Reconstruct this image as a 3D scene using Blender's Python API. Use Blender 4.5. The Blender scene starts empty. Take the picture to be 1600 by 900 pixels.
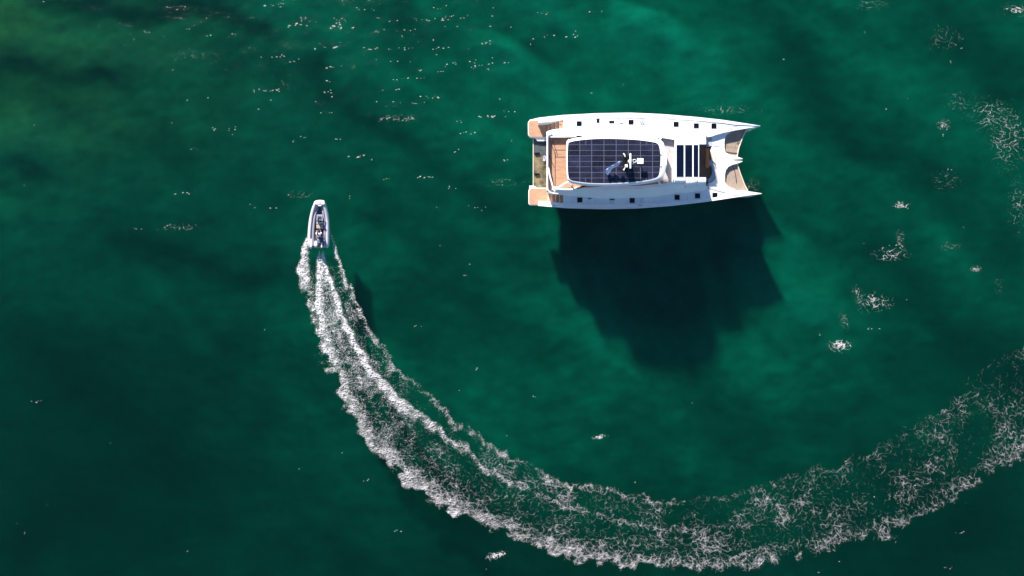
import bpy, bmesh, math, random
import numpy as np
from mathutils import Vector

R = math.radians
scene = bpy.context.scene
COL = scene.collection

# ------------------------------------------------------------------ camera
CAM_H = 75.0
FOOT = 106.6667                      # metres of water the frame is wide
cam_d = bpy.data.cameras.new('camera')
cam_d.sensor_width = 36.0
cam_d.lens = 36.0 * CAM_H / FOOT
cam_d.clip_start = 0.5
cam_d.clip_end = 20000
cam = bpy.data.objects.new('camera', cam_d)
COL.objects.link(cam)
cam.location = (0, 0, CAM_H)
cam.rotation_euler = (0, 0, 0)
scene.camera = cam

# ------------------------------------------------------------------ light
SUN_EL = R(26)
SUN_DIR = Vector((-0.39 * math.cos(SUN_EL), 0.921 * math.cos(SUN_EL), math.sin(SUN_EL))).normalized()
world = bpy.data.worlds.new('World')
scene.world = world
world.use_nodes = True
wn = world.node_tree
bg = wn.nodes['Background']
sky = wn.nodes.new('ShaderNodeTexSky')
sky.sky_type = 'NISHITA'
sky.sun_disc = False
sky.sun_elevation = SUN_EL
sky.sun_rotation = math.atan2(SUN_DIR.x, SUN_DIR.y)
sky.air_density = 1.0
sky.dust_density = 0.1
sky.ozone_density = 4.0
wn.links.new(sky.outputs[0], bg.inputs[0])
bg.inputs[1].default_value = 0.065
sun_d = bpy.data.lights.new('sun', 'SUN')
sun_d.energy = 5.0
sun_d.angle = R(3.0)
sun_d.color = (1.0, 0.93, 0.85)
sun = bpy.data.objects.new('sun', sun_d)
COL.objects.link(sun)
sun.rotation_euler = SUN_DIR.to_track_quat('Z', 'Y').to_euler()
scene.view_settings.view_transform = 'Standard'
scene.view_settings.look = 'None'
scene.view_settings.exposure = 1.5
scene.view_settings.gamma = 1.0
scene.render.engine = 'CYCLES'
scene.cycles.max_bounces = 10
scene.cycles.diffuse_bounces = 3
scene.cycles.glossy_bounces = 3
scene.cycles.transparent_max_bounces = 24
scene.cycles.volume_bounces = 1
scene.cycles.use_denoising = True
scene.cycles.sample_clamp_indirect = 4.0
scene.cycles.caustics_reflective = False
scene.cycles.caustics_refractive = False

# ------------------------------------------------------------------ survey helper
def W(px, py, z=0.0):
    """plan point measured off the aerial survey (15 px per metre at sea level) for a surface z metres up"""
    k = (CAM_H - z) / CAM_H
    return ((px - 800) / 15.0 * k, (450 - py) / 15.0 * k, z)

# ------------------------------------------------------------------ numpy noise
_rs = np.random.RandomState(7)
_perm = _rs.permutation(4096)
_gx = np.cos(np.linspace(0, 2 * np.pi, 4096, endpoint=False))[_rs.permutation(4096)]
_gy = np.sin(np.arccos(np.clip(_gx, -1, 1))) * np.where(_rs.rand(4096) > .5, 1, -1)

def perlin(x, y, seed=0):
    xi = np.floor(x).astype(np.int64); yi = np.floor(y).astype(np.int64)
    xf = x - xi; yf = y - yi
    u = xf * xf * xf * (xf * (xf * 6 - 15) + 10); v = yf * yf * yf * (yf * (yf * 6 - 15) + 10)
    def g(ix, iy, dx, dy):
        h = _perm[(_perm[(ix + seed * 131) & 4095] + iy) & 4095]
        return _gx[h] * dx + _gy[h] * dy
    n00 = g(xi, yi, xf, yf); n10 = g(xi + 1, yi, xf - 1, yf)
    n01 = g(xi, yi + 1, xf, yf - 1); n11 = g(xi + 1, yi + 1, xf - 1, yf - 1)
    return ((n00 * (1 - u) + n10 * u) * (1 - v) + (n01 * (1 - u) + n11 * u) * v) * 1.5

def fbm(x, y, octv=4, seed=0):
    s = 0; a = 1; t = 0
    for i in range(octv):
        s = s + a * perlin(x * 2 ** i, y * 2 ** i, seed + i * 7); t += a; a *= .5
    return s / t

def lerp_tab(x, xs, ys):
    return np.interp(x, xs, ys)

def smooth(a, b, x):
    t = np.clip((x - a) / (b - a), 0, 1)
    return t * t * (3 - 2 * t)

# ------------------------------------------------------------------ materials
MAT = {}
def mat(name, color, rough=0.5, var=0.06, scale=2.0, metal=0.0, coat=0.0, spec=0.5, stretch=(1, 1, 1), bump=0.0, bscale=20.0, rnd=0.0):
    if name in MAT: return MAT[name]
    m = bpy.data.materials.new(name); m.use_nodes = True
    nt = m.node_tree; p = nt.nodes['Principled BSDF']
    tc = nt.nodes.new('ShaderNodeTexCoord'); mp = nt.nodes.new('ShaderNodeMapping')
    mp.inputs['Scale'].default_value = stretch
    nt.links.new(tc.outputs['Object'], mp.inputs[0])
    nz = nt.nodes.new('ShaderNodeTexNoise'); nz.inputs['Scale'].default_value = scale; nz.inputs['Detail'].default_value = 5
    nt.links.new(mp.outputs[0], nz.inputs['Vector'])
    mr = nt.nodes.new('ShaderNodeMapRange')
    mr.inputs['From Min'].default_value = .3; mr.inputs['From Max'].default_value = .7
    mr.inputs['To Min'].default_value = 1 - var; mr.inputs['To Max'].default_value = 1 + var
    nt.links.new(nz.outputs[0], mr.inputs[0])
    val = mr.outputs[0]
    if rnd:
        oi = nt.nodes.new('ShaderNodeObjectInfo'); r2 = nt.nodes.new('ShaderNodeMapRange')
        r2.inputs['To Min'].default_value = 1 - rnd; r2.inputs['To Max'].default_value = 1 + rnd
        nt.links.new(oi.outputs['Random'], r2.inputs[0])
        mu = nt.nodes.new('ShaderNodeMath'); mu.operation = 'MULTIPLY'
        nt.links.new(val, mu.inputs[0]); nt.links.new(r2.outputs[0], mu.inputs[1]); val = mu.outputs[0]
    vm = nt.nodes.new('ShaderNodeVectorMath'); vm.operation = 'SCALE'
    vm.inputs[0].default_value = color; nt.links.new(val, vm.inputs['Scale'])
    nt.links.new(vm.outputs[0], p.inputs['Base Color'])
    p.inputs['Roughness'].default_value = rough; p.inputs['Metallic'].default_value = metal
    p.inputs['Coat Weight'].default_value = coat; p.inputs['Specular IOR Level'].default_value = spec
    if bump:
        n2 = nt.nodes.new('ShaderNodeTexNoise'); n2.inputs['Scale'].default_value = bscale; n2.inputs['Detail'].default_value = 4
        nt.links.new(mp.outputs[0], n2.inputs['Vector'])
        b = nt.nodes.new('ShaderNodeBump'); b.inputs['Strength'].default_value = bump; b.inputs['Distance'].default_value = .02
        nt.links.new(n2.outputs[0], b.inputs['Height']); nt.links.new(b.outputs[0], p.inputs['Normal'])
    MAT[name] = m
    return m

gel = mat('white_gelcoat', (.74, .745, .75), .4, .04, .8)
gel_grey = mat('grey_gelcoat', (.36, .38, .42), .5, .05, 1.5)
nonskid = mat('white_nonskid_deck', (.66, .66, .68), .7, .05, 3, bump=.2, bscale=60)
black = mat('black_paint', (.004, .004, .006), .6, .2, spec=.15)
tinted = mat('tinted_hatch_glass', (.004, .005, .009), .15, .3, spec=.3)
rubber = mat('dark_rubber', (.03, .03, .035), .6, .2)
steel = mat('polished_steel', (.6, .6, .62), .25, .05, metal=1)
cushion = mat('grey_blue_cushion', (.30, .33, .40), .8, .08, 4)
beige = mat('beige_cushion', (.62, .50, .40), .8, .06, 4)
orange = mat('varnished_wood', (.42, .15, .04), .4, .2, 6, stretch=(1, 6, 1))
netm = None

def teak_mat(name, color, axis='X'):
    m = mat(name, color, .65, .16, 1.6, stretch=(1, 5, 1) if axis == 'X' else (5, 1, 1))
    nt = m.node_tree; p = nt.nodes['Principled BSDF']
    src = p.inputs['Base Color'].links[0].from_socket
    tc = nt.nodes.new('ShaderNodeTexCoord'); w = nt.nodes.new('ShaderNodeTexWave')
    w.wave_type = 'BANDS'; w.bands_direction = 'Y' if axis == 'X' else 'X'
    w.inputs['Scale'].default_value = 2.6; w.inputs['Distortion'].default_value = 0
    nt.links.new(tc.outputs['Object'], w.inputs[0])
    cr = nt.nodes.new('ShaderNodeValToRGB')
    cr.color_ramp.elements[0].position = .0; cr.color_ramp.elements[0].color = (.55, .5, .45, 1)
    cr.color_ramp.elements[1].position = .12; cr.color_ramp.elements[1].color = (1, 1, 1, 1)
    nt.links.new(w.outputs[0], cr.inputs[0])
    mx = nt.nodes.new('ShaderNodeMix'); mx.data_type = 'RGBA'; mx.blend_type = 'MULTIPLY'; mx.inputs[0].default_value = 1
    nt.links.new(src, mx.inputs[6]); nt.links.new(cr.outputs[0], mx.inputs[7])
    nt.links.new(mx.outputs[2], p.inputs['Base Color'])
    return m
teak = teak_mat('teak_decking', (.43, .235, .14))
teak_shaded = teak_mat('shaded_teak_decking', (.20, .10, .065), 'Y')  # teak with the forward cockpit's shade put into its colour
wet_teak = mat('wet_weedy_planking', (.13, .105, .058), .4, .75, 1.6, bump=.4, bscale=6)

def solar_mat():
    m = mat('solar_cell_glass', (.009, .0095, .021), .25, .6, .9, rnd=.5, spec=.22)
    nt = m.node_tree; p = nt.nodes['Principled BSDF']
    src = p.inputs['Base Color'].links[0].from_socket
    tc = nt.nodes.new('ShaderNodeTexCoord')
    br = nt.nodes.new('ShaderNodeTexBrick')
    br.offset = 0; br.inputs['Scale'].default_value = 1
    br.inputs['Brick Width'].default_value = .158; br.inputs['Row Height'].default_value = .158
    br.inputs['Mortar Size'].default_value = .004; br.inputs['Mortar Smooth'].default_value = 0
    br.inputs['Color1'].default_value = (0, 0, 0, 1); br.inputs['Color2'].default_value = (.006, .006, .012, 1)
    br.inputs['Mortar'].default_value = (.04, .045, .075, 1)
    nt.links.new(tc.outputs['Object'], br.inputs[0])
    mx = nt.nodes.new('ShaderNodeMix'); mx.data_type = 'RGBA'; mx.blend_type = 'ADD'; mx.inputs[0].default_value = 1
    nt.links.new(src, mx.inputs[6]); nt.links.new(br.outputs[0], mx.inputs[7])
    nt.links.new(mx.outputs[2], p.inputs['Base Color'])
    return m
solar = solar_mat()
sky_glass = mat('dark_blue_glass', (.003, .007, .022), .15, .3, 1, spec=.25)

# ------------------------------------------------------------------ mesh helpers
class MB:
    def __init__(s): s.v = []; s.f = []
    def face(s, pts):
        i = len(s.v); s.v += [tuple(p) for p in pts]; s.f.append(tuple(range(i, i + len(pts))))
    def prism(s, top, bot):
        """top, bot: equal-length CCW loops"""
        n = len(top); i = len(s.v)
        s.v += [tuple(p) for p in top] + [tuple(p) for p in bot]
        s.f.append(tuple(range(i, i + n)))
        s.f.append(tuple(range(i + 2 * n - 1, i + n - 1, -1)))
        for k in range(n):
            k2 = (k + 1) % n
            s.f.append((i + k, i + n + k, i + n + k2, i + k2))
    def slab(s, pix, z1, z0):
        """outline traced in survey pixels at height z1, extruded straight down to z0"""
        top = [W(x, y, z1) for x, y in pix]
        s.prism(top, [(x, y, z0) for x, y, _ in top])
    def box(s, c, d, rz=0.0, taper=1.0):
        cx, cy, cz = c; dx, dy, dz = d[0] / 2, d[1] / 2, d[2] / 2
        ca, sa = math.cos(rz), math.sin(rz)
        def P(a, b, z): return (cx + a * ca - b * sa, cy + a * sa + b * ca, cz + z)
        t = [P(a * dx * taper, b * dy * taper, dz) for a, b in ((-1, -1), (1, -1), (1, 1), (-1, 1))]
        o = [P(a * dx, b * dy, -dz) for a, b in ((-1, -1), (1, -1), (1, 1), (-1, 1))]
        s.prism(t, o)
    def loft(s, secs, caps=True, closed=True):
        n = len(secs[0]); i = len(s.v)
        for sec in secs: s.v += [tuple(p) for p in sec]
        for a in range(len(secs) - 1):
            for k in range(n if closed else n - 1):
                k2 = (k + 1) % n
                s.f.append((i + a * n + k, i + a * n + k2, i + (a + 1) * n + k2, i + (a + 1) * n + k))
        if caps:
            s.f.append(tuple(i + k for k in range(n - 1, -1, -1)))
            s.f.append(tuple(i + (len(secs) - 1) * n + k for k in range(n)))
    def tube(s, pts, r, seg=8, caps=True):
        pts = [Vector(p) for p in pts]; rr = r if isinstance(r, (list, tuple)) else [r] * len(pts)
        secs = []
        for k, p in enumerate(pts):
            t = (pts[min(k + 1, len(pts) - 1)] - pts[max(k - 1, 0)]).normalized()
            up = Vector((0, 0, 1)) if abs(t.z) < .9 else Vector((1, 0, 0))
            a = t.cross(up).normalized(); b = a.cross(t)
            secs.append([p + a * math.cos(q) * rr[k] + b * math.sin(q) * rr[k] for q in [2 * math.pi * j / seg for j in range(seg)]])
        s.loft(secs, caps)
    def cyl(s, c, r, h, seg=16, r2=None):
        r2 = r if r2 is None else r2
        t = [(c[0] + r2 * math.cos(a), c[1] + r2 * math.sin(a), c[2] + h) for a in [2 * math.pi * j / seg for j in range(seg)]]
        o = [(c[0] + r * math.cos(a), c[1] + r * math.sin(a), c[2]) for a in [2 * math.pi * j / seg for j in range(seg)]]
        s.prism(t, o)
    def build(s, name, m, parent=None, bevel=0.0, smooth_ang=35, org=None, subd=0):
        me = bpy.data.meshes.new(name)
        o = org or ((parent_org(parent)) if parent else (0, 0, 0))
        me.from_pydata([(v[0] - o[0], v[1] - o[1], v[2] - o[2]) for v in s.v], [], s.f)
        me.validate()
        bm = bmesh.new(); bm.from_mesh(me)
        bmesh.ops.remove_doubles(bm, verts=bm.verts, dist=.0008)
        bmesh.ops.recalc_face_normals(bm, faces=bm.faces)
        bm.to_mesh(me); bm.free()
        me.materials.append(m)
        me.shade_smooth(); me.set_sharp_from_angle(angle=R(smooth_ang))
        ob = bpy.data.objects.new(name, me); COL.objects.link(ob)
        if parent: ob.parent = parent
        elif org: ob.location = org
        if bevel:
            b = ob.modifiers.new('bevel', 'BEVEL'); b.width = bevel; b.segments = 2; b.limit_method = 'ANGLE'; b.angle_limit = R(40)
        if subd:
            b = ob.modifiers.new('subd', 'SUBSURF'); b.levels = subd; b.render_levels = subd
        return ob

def parent_org(p):
    x = y = z = 0
    while p:
        x += p.location.x; y += p.location.y; z += p.location.z; p = p.parent
    return (x, y, z)

def tag(o, label=None, cat=None, group=None, kind=None):
    if label: o['label'] = label
    if cat: o['category'] = cat
    if group: o['group'] = group
    if kind: o['kind'] = kind
    return o

def thing(name, loc, label, cat, group=None):
    o = bpy.data.objects.new(name, None); COL.objects.link(o); o.location = loc
    o.empty_display_size = .5
    return tag(o, label, cat, group)

def catmull(pts, n=8, closed=False):
    P = [Vector((p[0], p[1])) for p in pts]; out = []
    m = len(P); rng = range(m if closed else m - 1)
    for i in rng:
        p0 = P[(i - 1) % m] if (closed or i > 0) else P[0]
        p1 = P[i]; p2 = P[(i + 1) % m]
        p3 = P[(i + 2) % m] if (closed or i + 2 < m) else P[-1]
        for k in range(n):
            t = k / n
            q = .5 * ((2 * p1) + (p2 - p0) * t + (2 * p0 - 5 * p1 + 4 * p2 - p3) * t * t + (3 * p1 - p0 - 3 * p2 + p3) * t ** 3)
            out.append((q.x, q.y))
    if not closed: out.append((P[-1].x, P[-1].y))
    return out

def clip_poly(poly, clip):
    """Sutherland-Hodgman: poly clipped by a convex loop"""
    A = sum(clip[i][0] * clip[(i + 1) % len(clip)][1] - clip[(i + 1) % len(clip)][0] * clip[i][1] for i in range(len(clip)))
    sg = 1 if A > 0 else -1
    out = list(poly)
    for i in range(len(clip)):
        a = clip[i]; b = clip[(i + 1) % len(clip)]
        def side(p): return sg * ((b[0] - a[0]) * (p[1] - a[1]) - (b[1] - a[1]) * (p[0] - a[0]))
        inp = out; out = []
        for k in range(len(inp)):
            p = inp[k]; q = inp[(k + 1) % len(inp)]
            sp, sq = side(p), side(q)
            if sp >= 0: out.append(p)
            if sp * sq < 0:
                t = sp / (sp - sq); out.append((p[0] + (q[0] - p[0]) * t, p[1] + (q[1] - p[1]) * t))
        if len(out) < 3: return []
    return out

# ================================================================== SEA
SEA_D = 3.8          # depth of the water over the sand
EXT = 3000.0
def axis(lo, hi, step):
    core = np.arange(lo, hi + step * .5, step)
    far = np.array([20, 60, 150, 400, 1000, 3000.0])
    return np.concatenate([(lo - far)[::-1], core, hi + far])

def grid_mesh(name, xs, ys, zf):
    X, Y = np.meshgrid(xs, ys)
    Z = zf(X, Y)
    nx, ny = len(xs), len(ys)
    co = np.stack([X, Y, Z], -1).reshape(-1, 3)
    idx = np.arange(nx * ny).reshape(ny, nx)
    f = np.stack([idx[:-1, :-1], idx[:-1, 1:], idx[1:, 1:], idx[1:, :-1]], -1).reshape(-1, 4)
    return X, Y, co, f

def np_mesh(name, co, quads, extra=None, smooth_=True):
    me = bpy.data.meshes.new(name)
    nf = len(quads)
    me.vertices.add(len(co)); me.vertices.foreach_set('co', co.astype(np.float32).ravel())
    me.loops.add(nf * 4); me.loops.foreach_set('vertex_index', quads.astype(np.int32).ravel())
    me.polygons.add(nf); me.polygons.foreach_set('loop_start', np.arange(0, nf * 4, 4, dtype=np.int32))
    try: me.polygons.foreach_set('loop_total', np.full(nf, 4, dtype=np.int32))
    except Exception: pass
    me.update(calc_edges=True)
    if smooth_: me.shade_smooth()
    for k, a in (extra or {}).items():
        at = me.attributes.new(k, 'FLOAT', 'POINT'); at.data.foreach_set('value', a.astype(np.float32).ravel())
    return me

def fade(X, Y):
    return smooth(110, 75, np.abs(X)) * smooth(80, 50, np.abs(Y))

def sea_z(X, Y):
    # long low swell running down to the right, plus wind chop
    u = X * .45 + Y * .89
    z = .10 * perlin(u * .10 + 3, (X * .89 - Y * .45) * .035, 3)
    z = z + .055 * perlin(X * .32, Y * .42, 5) + .035 * perlin(X * .75 + 9, Y * 1.1, 6) + .018 * perlin(X * 1.7, Y * 2.6, 8)
    return z * fade(X, Y)

# --- the sand bottom, with dark troughs, the swell's bands painted into their tone
TROUGHS = [  # polylines in survey pixels, half width px, strength
 ([(40, 12), (110, 8), (175, 22), (280, 10), (350, 25), (415, 48), (445, 80)], 11, .75),
 ([(-40, 110), (40, 106), (90, 130), (150, 132), (205, 150), (225, 170)], 12, .7),
 ([(425, 92), (480, 112), (508, 142), (560, 180), (602, 203), (645, 235), (690, 272), (745, 312), (800, 335), (870, 352)], 16, .58),
 ([(595, -20), (640, 30), (670, 60), (712, 88), (738, 130), (745, 160)], 16, .5),
 ([(425, 298), (455, 292), (480, 305)], 14, .6), ([(335, 165), (360, 172), (372, 190)], 14, .5),
 ([(530, 340), (570, 342), (600, 356), (630, 400)], 17, .6),
 ([(-20, 252), (30, 262), (60, 276), (110, 278)], 12, .7),
 ([(120, 378), (165, 372), (200, 392), (270, 402), (330, 424), (365, 440), (420, 436), (470, 425)], 15, .65),
 ([(262, 170), (266, 205), (262, 250)], 14, .45), ([(402, 210), (410, 232), (405, 262)], 14, .45),
 ([(1180, -20), (1215, 40), (1262, 110), (1300, 165), (1350, 225), (1420, 265), (1480, 320), (1560, 390), (1640, 440)], 26, .55),
 ([(1235, 130), (1275, 172), (1300, 215)], 22, .5),
 ([(1310, 340), (1370, 390), (1440, 470), (1500, 540), (1580, 590), (1660, 650)], 30, .55),
 ([(1440, 20), (1500, 60), (1545, 120), (1620, 180)], 28, .45),
 ([(620, 400), (675, 440), (730, 480), (790, 530), (850, 560), (880, 610)], 24, .5),
 ([(-20, 545), (50, 560), (110, 600), (190, 640), (245, 700), (255, 800)], 24, .5),
 ([(350, 480), (372, 540), (345, 610), (400, 670), (440, 740)], 24, .4),
 ([(640, 730), (690, 790), (740, 850), (770, 900)], 26, .6),
 ([(1060, 620), (1130, 660), (1200, 690), (1290, 700)], 30, .4),
 ([(760, 380), (840, 410), (900, 420)], 20, .45),
 ([(1380, 840), (1480, 860), (1600, 800)], 40, .5),
 ([(240, 600), (300, 640), (330, 700)], 30, .3),
 ([(-20, 840), (40, 850), (90, 900)], 50, .6),
 ([(960, 620), (1000, 700), (1090, 745)], 34, .3),
]
BROAD = [  # x, y, rx, ry, amount (px) broad lighter / darker bottom
 (1090, 60, 260, 150, .30), (760, 130, 170, 150, .22), (1420, 180, 180, 150, .12), (960, 470, 130, 120, .25), (1260, 500, 80, 140, .3),
 (800, 620, 180, 100, .12), (560, 300, 120, 200, .1), (330, 480, 120, 90, .12),
 (120, 780, 220, 220, -.42), (1500, 850, 320, 120, -.4), (800, 900, 500, 60, -.25), (1590, 560, 120, 200, -.3), (450, 860, 200, 120, -.15),
 (1400, 620, 140, 120, -.18), (700, 480, 160, 90, -.12), (1600, 40, 100, 120, -.25), (20, 560, 180, 130, -.22), (330, 330, 160, 120, -.06),
 (120, 640, 440, 300, -.66), (760, 920, 800, 190, -.66), (1540, 840, 330, 220, -.55), (330, 260, 240, 200, -.18), (150, 800, 130, 110, -.4), (30, 850, 70, 50, -.5), (120, 590, 90, 60, -.3), (1130, 90, 60, 50, .15), (1080, 140, 50, 30, .12), (1000, 30, 60, 40, .12),
]
def seg_dist(px, py, poly):
    d = np.full(px.shape, 1e9)
    for (ax, ay), (bx, by) in zip(poly[:-1], poly[1:]):
        vx, vy = bx - ax, by - ay; L = vx * vx + vy * vy
        t = np.clip(((px - ax) * vx + (py - ay) * vy) / L, 0, 1)
        d = np.minimum(d, np.hypot(px - ax - t * vx, py - ay - t * vy))
    return d

def bed_tone(X, Y):
    k = (CAM_H + SEA_D) / CAM_H
    px = X / k * 15 + 800; py = 450 - Y / k * 15
    wx = px + 26 * fbm(X * .12, Y * .12, 3, 21) + 9 * fbm(X * .5, Y * .5, 2, 25)
    wy = py + 22 * fbm(X * .12 + 50, Y * .12, 3, 31) + 8 * fbm(X * .5, Y * .5, 2, 35)
    t = np.full(X.shape, 1.0)
    for x, y, rx, ry, a in BROAD:
        t = t * (1 + a * np.exp(-(((wx - x) / rx) ** 2 + ((wy - y) / ry) ** 2)))
    d = np.zeros(X.shape)
    for poly, w, s in TROUGHS:
        poly = catmull(poly, 5)
        r = seg_dist(wx, wy, poly)
        tap = smooth(0, 75, np.hypot(wx - poly[0][0], wy - poly[0][1])) * smooth(0, 75, np.hypot(wx - poly[-1][0], wy - poly[-1][1]))
        d = np.maximum(d, 1.15 * s * (.25 + .75 * tap) * (.75 * np.exp(-(r / (w * 1.35)) ** 2) * (.8 + .5 * fbm(X * .13, Y * .13, 2, 57)) + .42 * np.exp(-(r / (w * 3.6)) ** 2)))
    su, sv = X * .82 - Y * .57, X * .57 + Y * .82
    m = .8 * fbm(su * .035, sv * .11, 4, 41) + .30 * fbm(X * .11 + 7, Y * .16, 5, 43)
    # soft billows with one sharper side, sand waves with swell bands painted in
    w = (sv * .085 + 1.1 * fbm(su * .04, sv * .06, 3, 51)) % 1.0
    m = m + .9 * (np.where(w < .72, w / .72, (1 - w) / .28) - .5) * (.6 + fbm(su * .06, sv * .08, 2, 53))
    t = t * (1 - .9 * np.clip(d, 0, .95)) * (1 + .62 * m)
    return np.clip(t, .04, 2.4), px, py

bx = axis(-72, 72, .3); by = axis(-46, 46, .3)
X, Y, co, fq = grid_mesh('seabed', bx, by, lambda X, Y: -SEA_D + 0 * X)
tone, pxg, pyg = bed_tone(X, Y)
tone = tone * fade(X, Y) + .75 * (1 - fade(X, Y))
olive = np.exp(-((pxg + 20) / 300) ** 2 - ((pyg - 90) / 170) ** 2) * (.9 + .8 * fbm(X * .1, Y * .16, 3, 61)) * fade(X, Y)
co[:, 2] += (np.clip(tone - 1, -.8, .8) * .75 + .2 * fbm(X * .12, Y * .2, 3, 70) + .10 * fbm(X * .5, Y * .7, 3, 71) + .035 * fbm(X * .55 + Y * .2, Y * 1.5 - X * .3, 2, 73)).ravel() * fade(X, Y).ravel()
me = np_mesh('seabed', co, fq, {'tone': tone, 'olive': np.clip(olive, 0, 1)})
seabed = bpy.data.objects.new('seabed', me); COL.objects.link(seabed); tag(seabed, kind='structure')
m = bpy.data.materials.new('sand_weed_and_swell_tone'); m.use_nodes = True; nt = m.node_tree; p = nt.nodes['Principled BSDF']
a1 = nt.nodes.new('ShaderNodeAttribute'); a1.attribute_name = 'tone'
a2 = nt.nodes.new('ShaderNodeAttribute'); a2.attribute_name = 'olive'
geo = nt.nodes.new('ShaderNodeNewGeometry')
nz = nt.nodes.new('ShaderNodeTexNoise'); nz.inputs['Scale'].default_value = .35; nz.inputs['Detail'].default_value = 8; nz.inputs['Roughness'].default_value = .62
nt.links.new(geo.outputs['Position'], nz.inputs['Vector'])
mr = nt.nodes.new('ShaderNodeMapRange'); mr.inputs['From Min'].default_value = .3; mr.inputs['From Max'].default_value = .7
mr.inputs['To Min'].default_value = .70; mr.inputs['To Max'].default_value = 1.30
nt.links.new(nz.outputs[0], mr.inputs[0])
mu = nt.nodes.new('ShaderNodeMath'); mu.operation = 'MULTIPLY'
nt.links.new(a1.outputs['Fac'], mu.inputs[0]); nt.links.new(mr.outputs[0], mu.inputs[1])
mx = nt.nodes.new('ShaderNodeMix'); mx.data_type = 'RGBA'
mx.inputs[6].default_value = (.004, .057, .045, 1); mx.inputs[7].default_value = (.38, .062, .028, 1)
nt.links.new(a2.outputs['Fac'], mx.inputs[0])
vs = nt.nodes.new('ShaderNodeVectorMath'); vs.operation = 'SCALE'
nt.links.new(mx.outputs[2], vs.inputs[0]); nt.links.new(mu.outputs[0], vs.inputs['Scale'])
nt.links.new(vs.outputs[0], p.inputs['Base Color']); p.inputs['Roughness'].default_value = 1; p.inputs['Specular IOR Level'].default_value = 0
me.materials.append(m)

# --- the water: a closed body with waves on top
wx_ = axis(-66, 66, .22); wy_ = axis(-40, 40, .22)
X, Y, co, fq = grid_mesh('sea_water', wx_, wy_, sea_z)
me = bpy.data.meshes.new('sea_water')
nx, ny = len(wx_), len(wy_)
low = np.array([[wx_[0], wy_[0], -SEA_D - 3], [wx_[-1], wy_[0], -SEA_D - 3], [wx_[-1], wy_[-1], -SEA_D - 3], [wx_[0], wy_[-1], -SEA_D - 3]])
n0 = len(co)
cor = [0, nx - 1, nx * ny - 1, nx * (ny - 1)]
edges_ = [list(range(0, nx)), [nx * j + nx - 1 for j in range(ny)], [nx * (ny - 1) + i for i in range(nx - 1, -1, -1)], [nx * j for j in range(ny - 1, -1, -1)]]
co2 = np.concatenate([co, low])
polys = []
me.vertices.add(len(co2)); me.vertices.foreach_set('co', co2.astype(np.float32).ravel())
side = []
for e in range(4):
    side.append(edges_[e][::-1] + [n0 + e, n0 + (e + 1) % 4])
side.append([n0 + 3, n0 + 2, n0 + 1, n0])
loops = np.concatenate([fq.ravel(), np.array(sum(side, []))]).astype(np.int32)
tot = np.concatenate([np.full(len(fq), 4), np.array([len(q) for q in side])]).astype(np.int32)
st = np.concatenate([[0], np.cumsum(tot)[:-1]]).astype(np.int32)
me.loops.add(len(loops)); me.loops.foreach_set('vertex_index', loops)
me.polygons.add(len(tot)); me.polygons.foreach_set('loop_start', st)
me.update(calc_edges=True); me.shade_smooth(); me.set_sharp_from_angle(angle=R(60))
water = bpy.data.objects.new('sea_water', me); COL.objects.link(water); tag(water, kind='structure')
m = bpy.data.materials.new('green_sea_water'); m.use_nodes = True; nt = m.node_tree; nt.nodes.clear()
out = nt.nodes.new('ShaderNodeOutputMaterial')
tr = nt.nodes.new('ShaderNodeBsdfTransparent'); gl = nt.nodes.new('ShaderNodeBsdfGlossy'); fr = nt.nodes.new('ShaderNodeLayerWeight'); fr.inputs['Blend'].default_value = .5
gl.inputs['Roughness'].default_value = .12
ms = nt.nodes.new('ShaderNodeMixShader')
geo = nt.nodes.new('ShaderNodeNewGeometry')
mp = nt.nodes.new('ShaderNodeMapping'); mp.inputs['Scale'].default_value = (1, 1.7, 1); mp.inputs['Rotation'].default_value = (0, 0, R(-12))
nt.links.new(geo.outputs['Position'], mp.inputs[0])
n1 = nt.nodes.new('ShaderNodeTexNoise'); n1.inputs['Scale'].default_value = 3.0; n1.inputs['Detail'].default_value = 6; n1.inputs['Roughness'].default_value = .6
nt.links.new(mp.outputs[0], n1.inputs['Vector'])
bp = nt.nodes.new('ShaderNodeBump'); bp.inputs['Strength'].default_value = 1; bp.inputs['Distance'].default_value = .05
nt.links.new(n1.outputs[0], bp.inputs['Height'])
for nd in (gl, fr): nt.links.new(bp.outputs[0], nd.inputs['Normal'])
pw = nt.nodes.new('ShaderNodeMath'); pw.operation = 'POWER'; pw.inputs[1].default_value = 5
sch = nt.nodes.new('ShaderNodeMath'); sch.operation = 'MULTIPLY_ADD'; sch.inputs[1].default_value = .98; sch.inputs[2].default_value = .018
nt.links.new(fr.outputs['Facing'], pw.inputs[0]); nt.links.new(pw.outputs[0], sch.inputs[0]); nt.links.new(sch.outputs[0], ms.inputs[0]); nt.links.new(tr.outputs[0], ms.inputs[1]); nt.links.new(gl.outputs[0], ms.inputs[2])
nt.links.new(ms.outputs[0], out.inputs['Surface'])
va = nt.nodes.new('ShaderNodeVolumeAbsorption'); vsc = nt.nodes.new('ShaderNodeVolumeScatter'); vadd = nt.nodes.new('ShaderNodeAddShader')
va.inputs['Color'].default_value = (.55, .945, .90, 1); va.inputs['Density'].default_value = .75
vsc.inputs['Color'].default_value = (.0, .34, .32, 1); vsc.inputs['Density'].default_value = .013
vsc.inputs['Anisotropy'].default_value = 0.0
nt.links.new(va.outputs[0], vadd.inputs[0]); nt.links.new(vsc.outputs[0], vadd.inputs[1]); nt.links.new(vadd.outputs[0], out.inputs['Volume'])
me.materials.append(m)

# ================================================================== CATAMARAN
C0 = W(1005, 255, 0)
cat = thing('catamaran', C0, 'large white power catamaran with solar panels and teak stern platforms above its dark shadow', 'catamaran')

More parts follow.
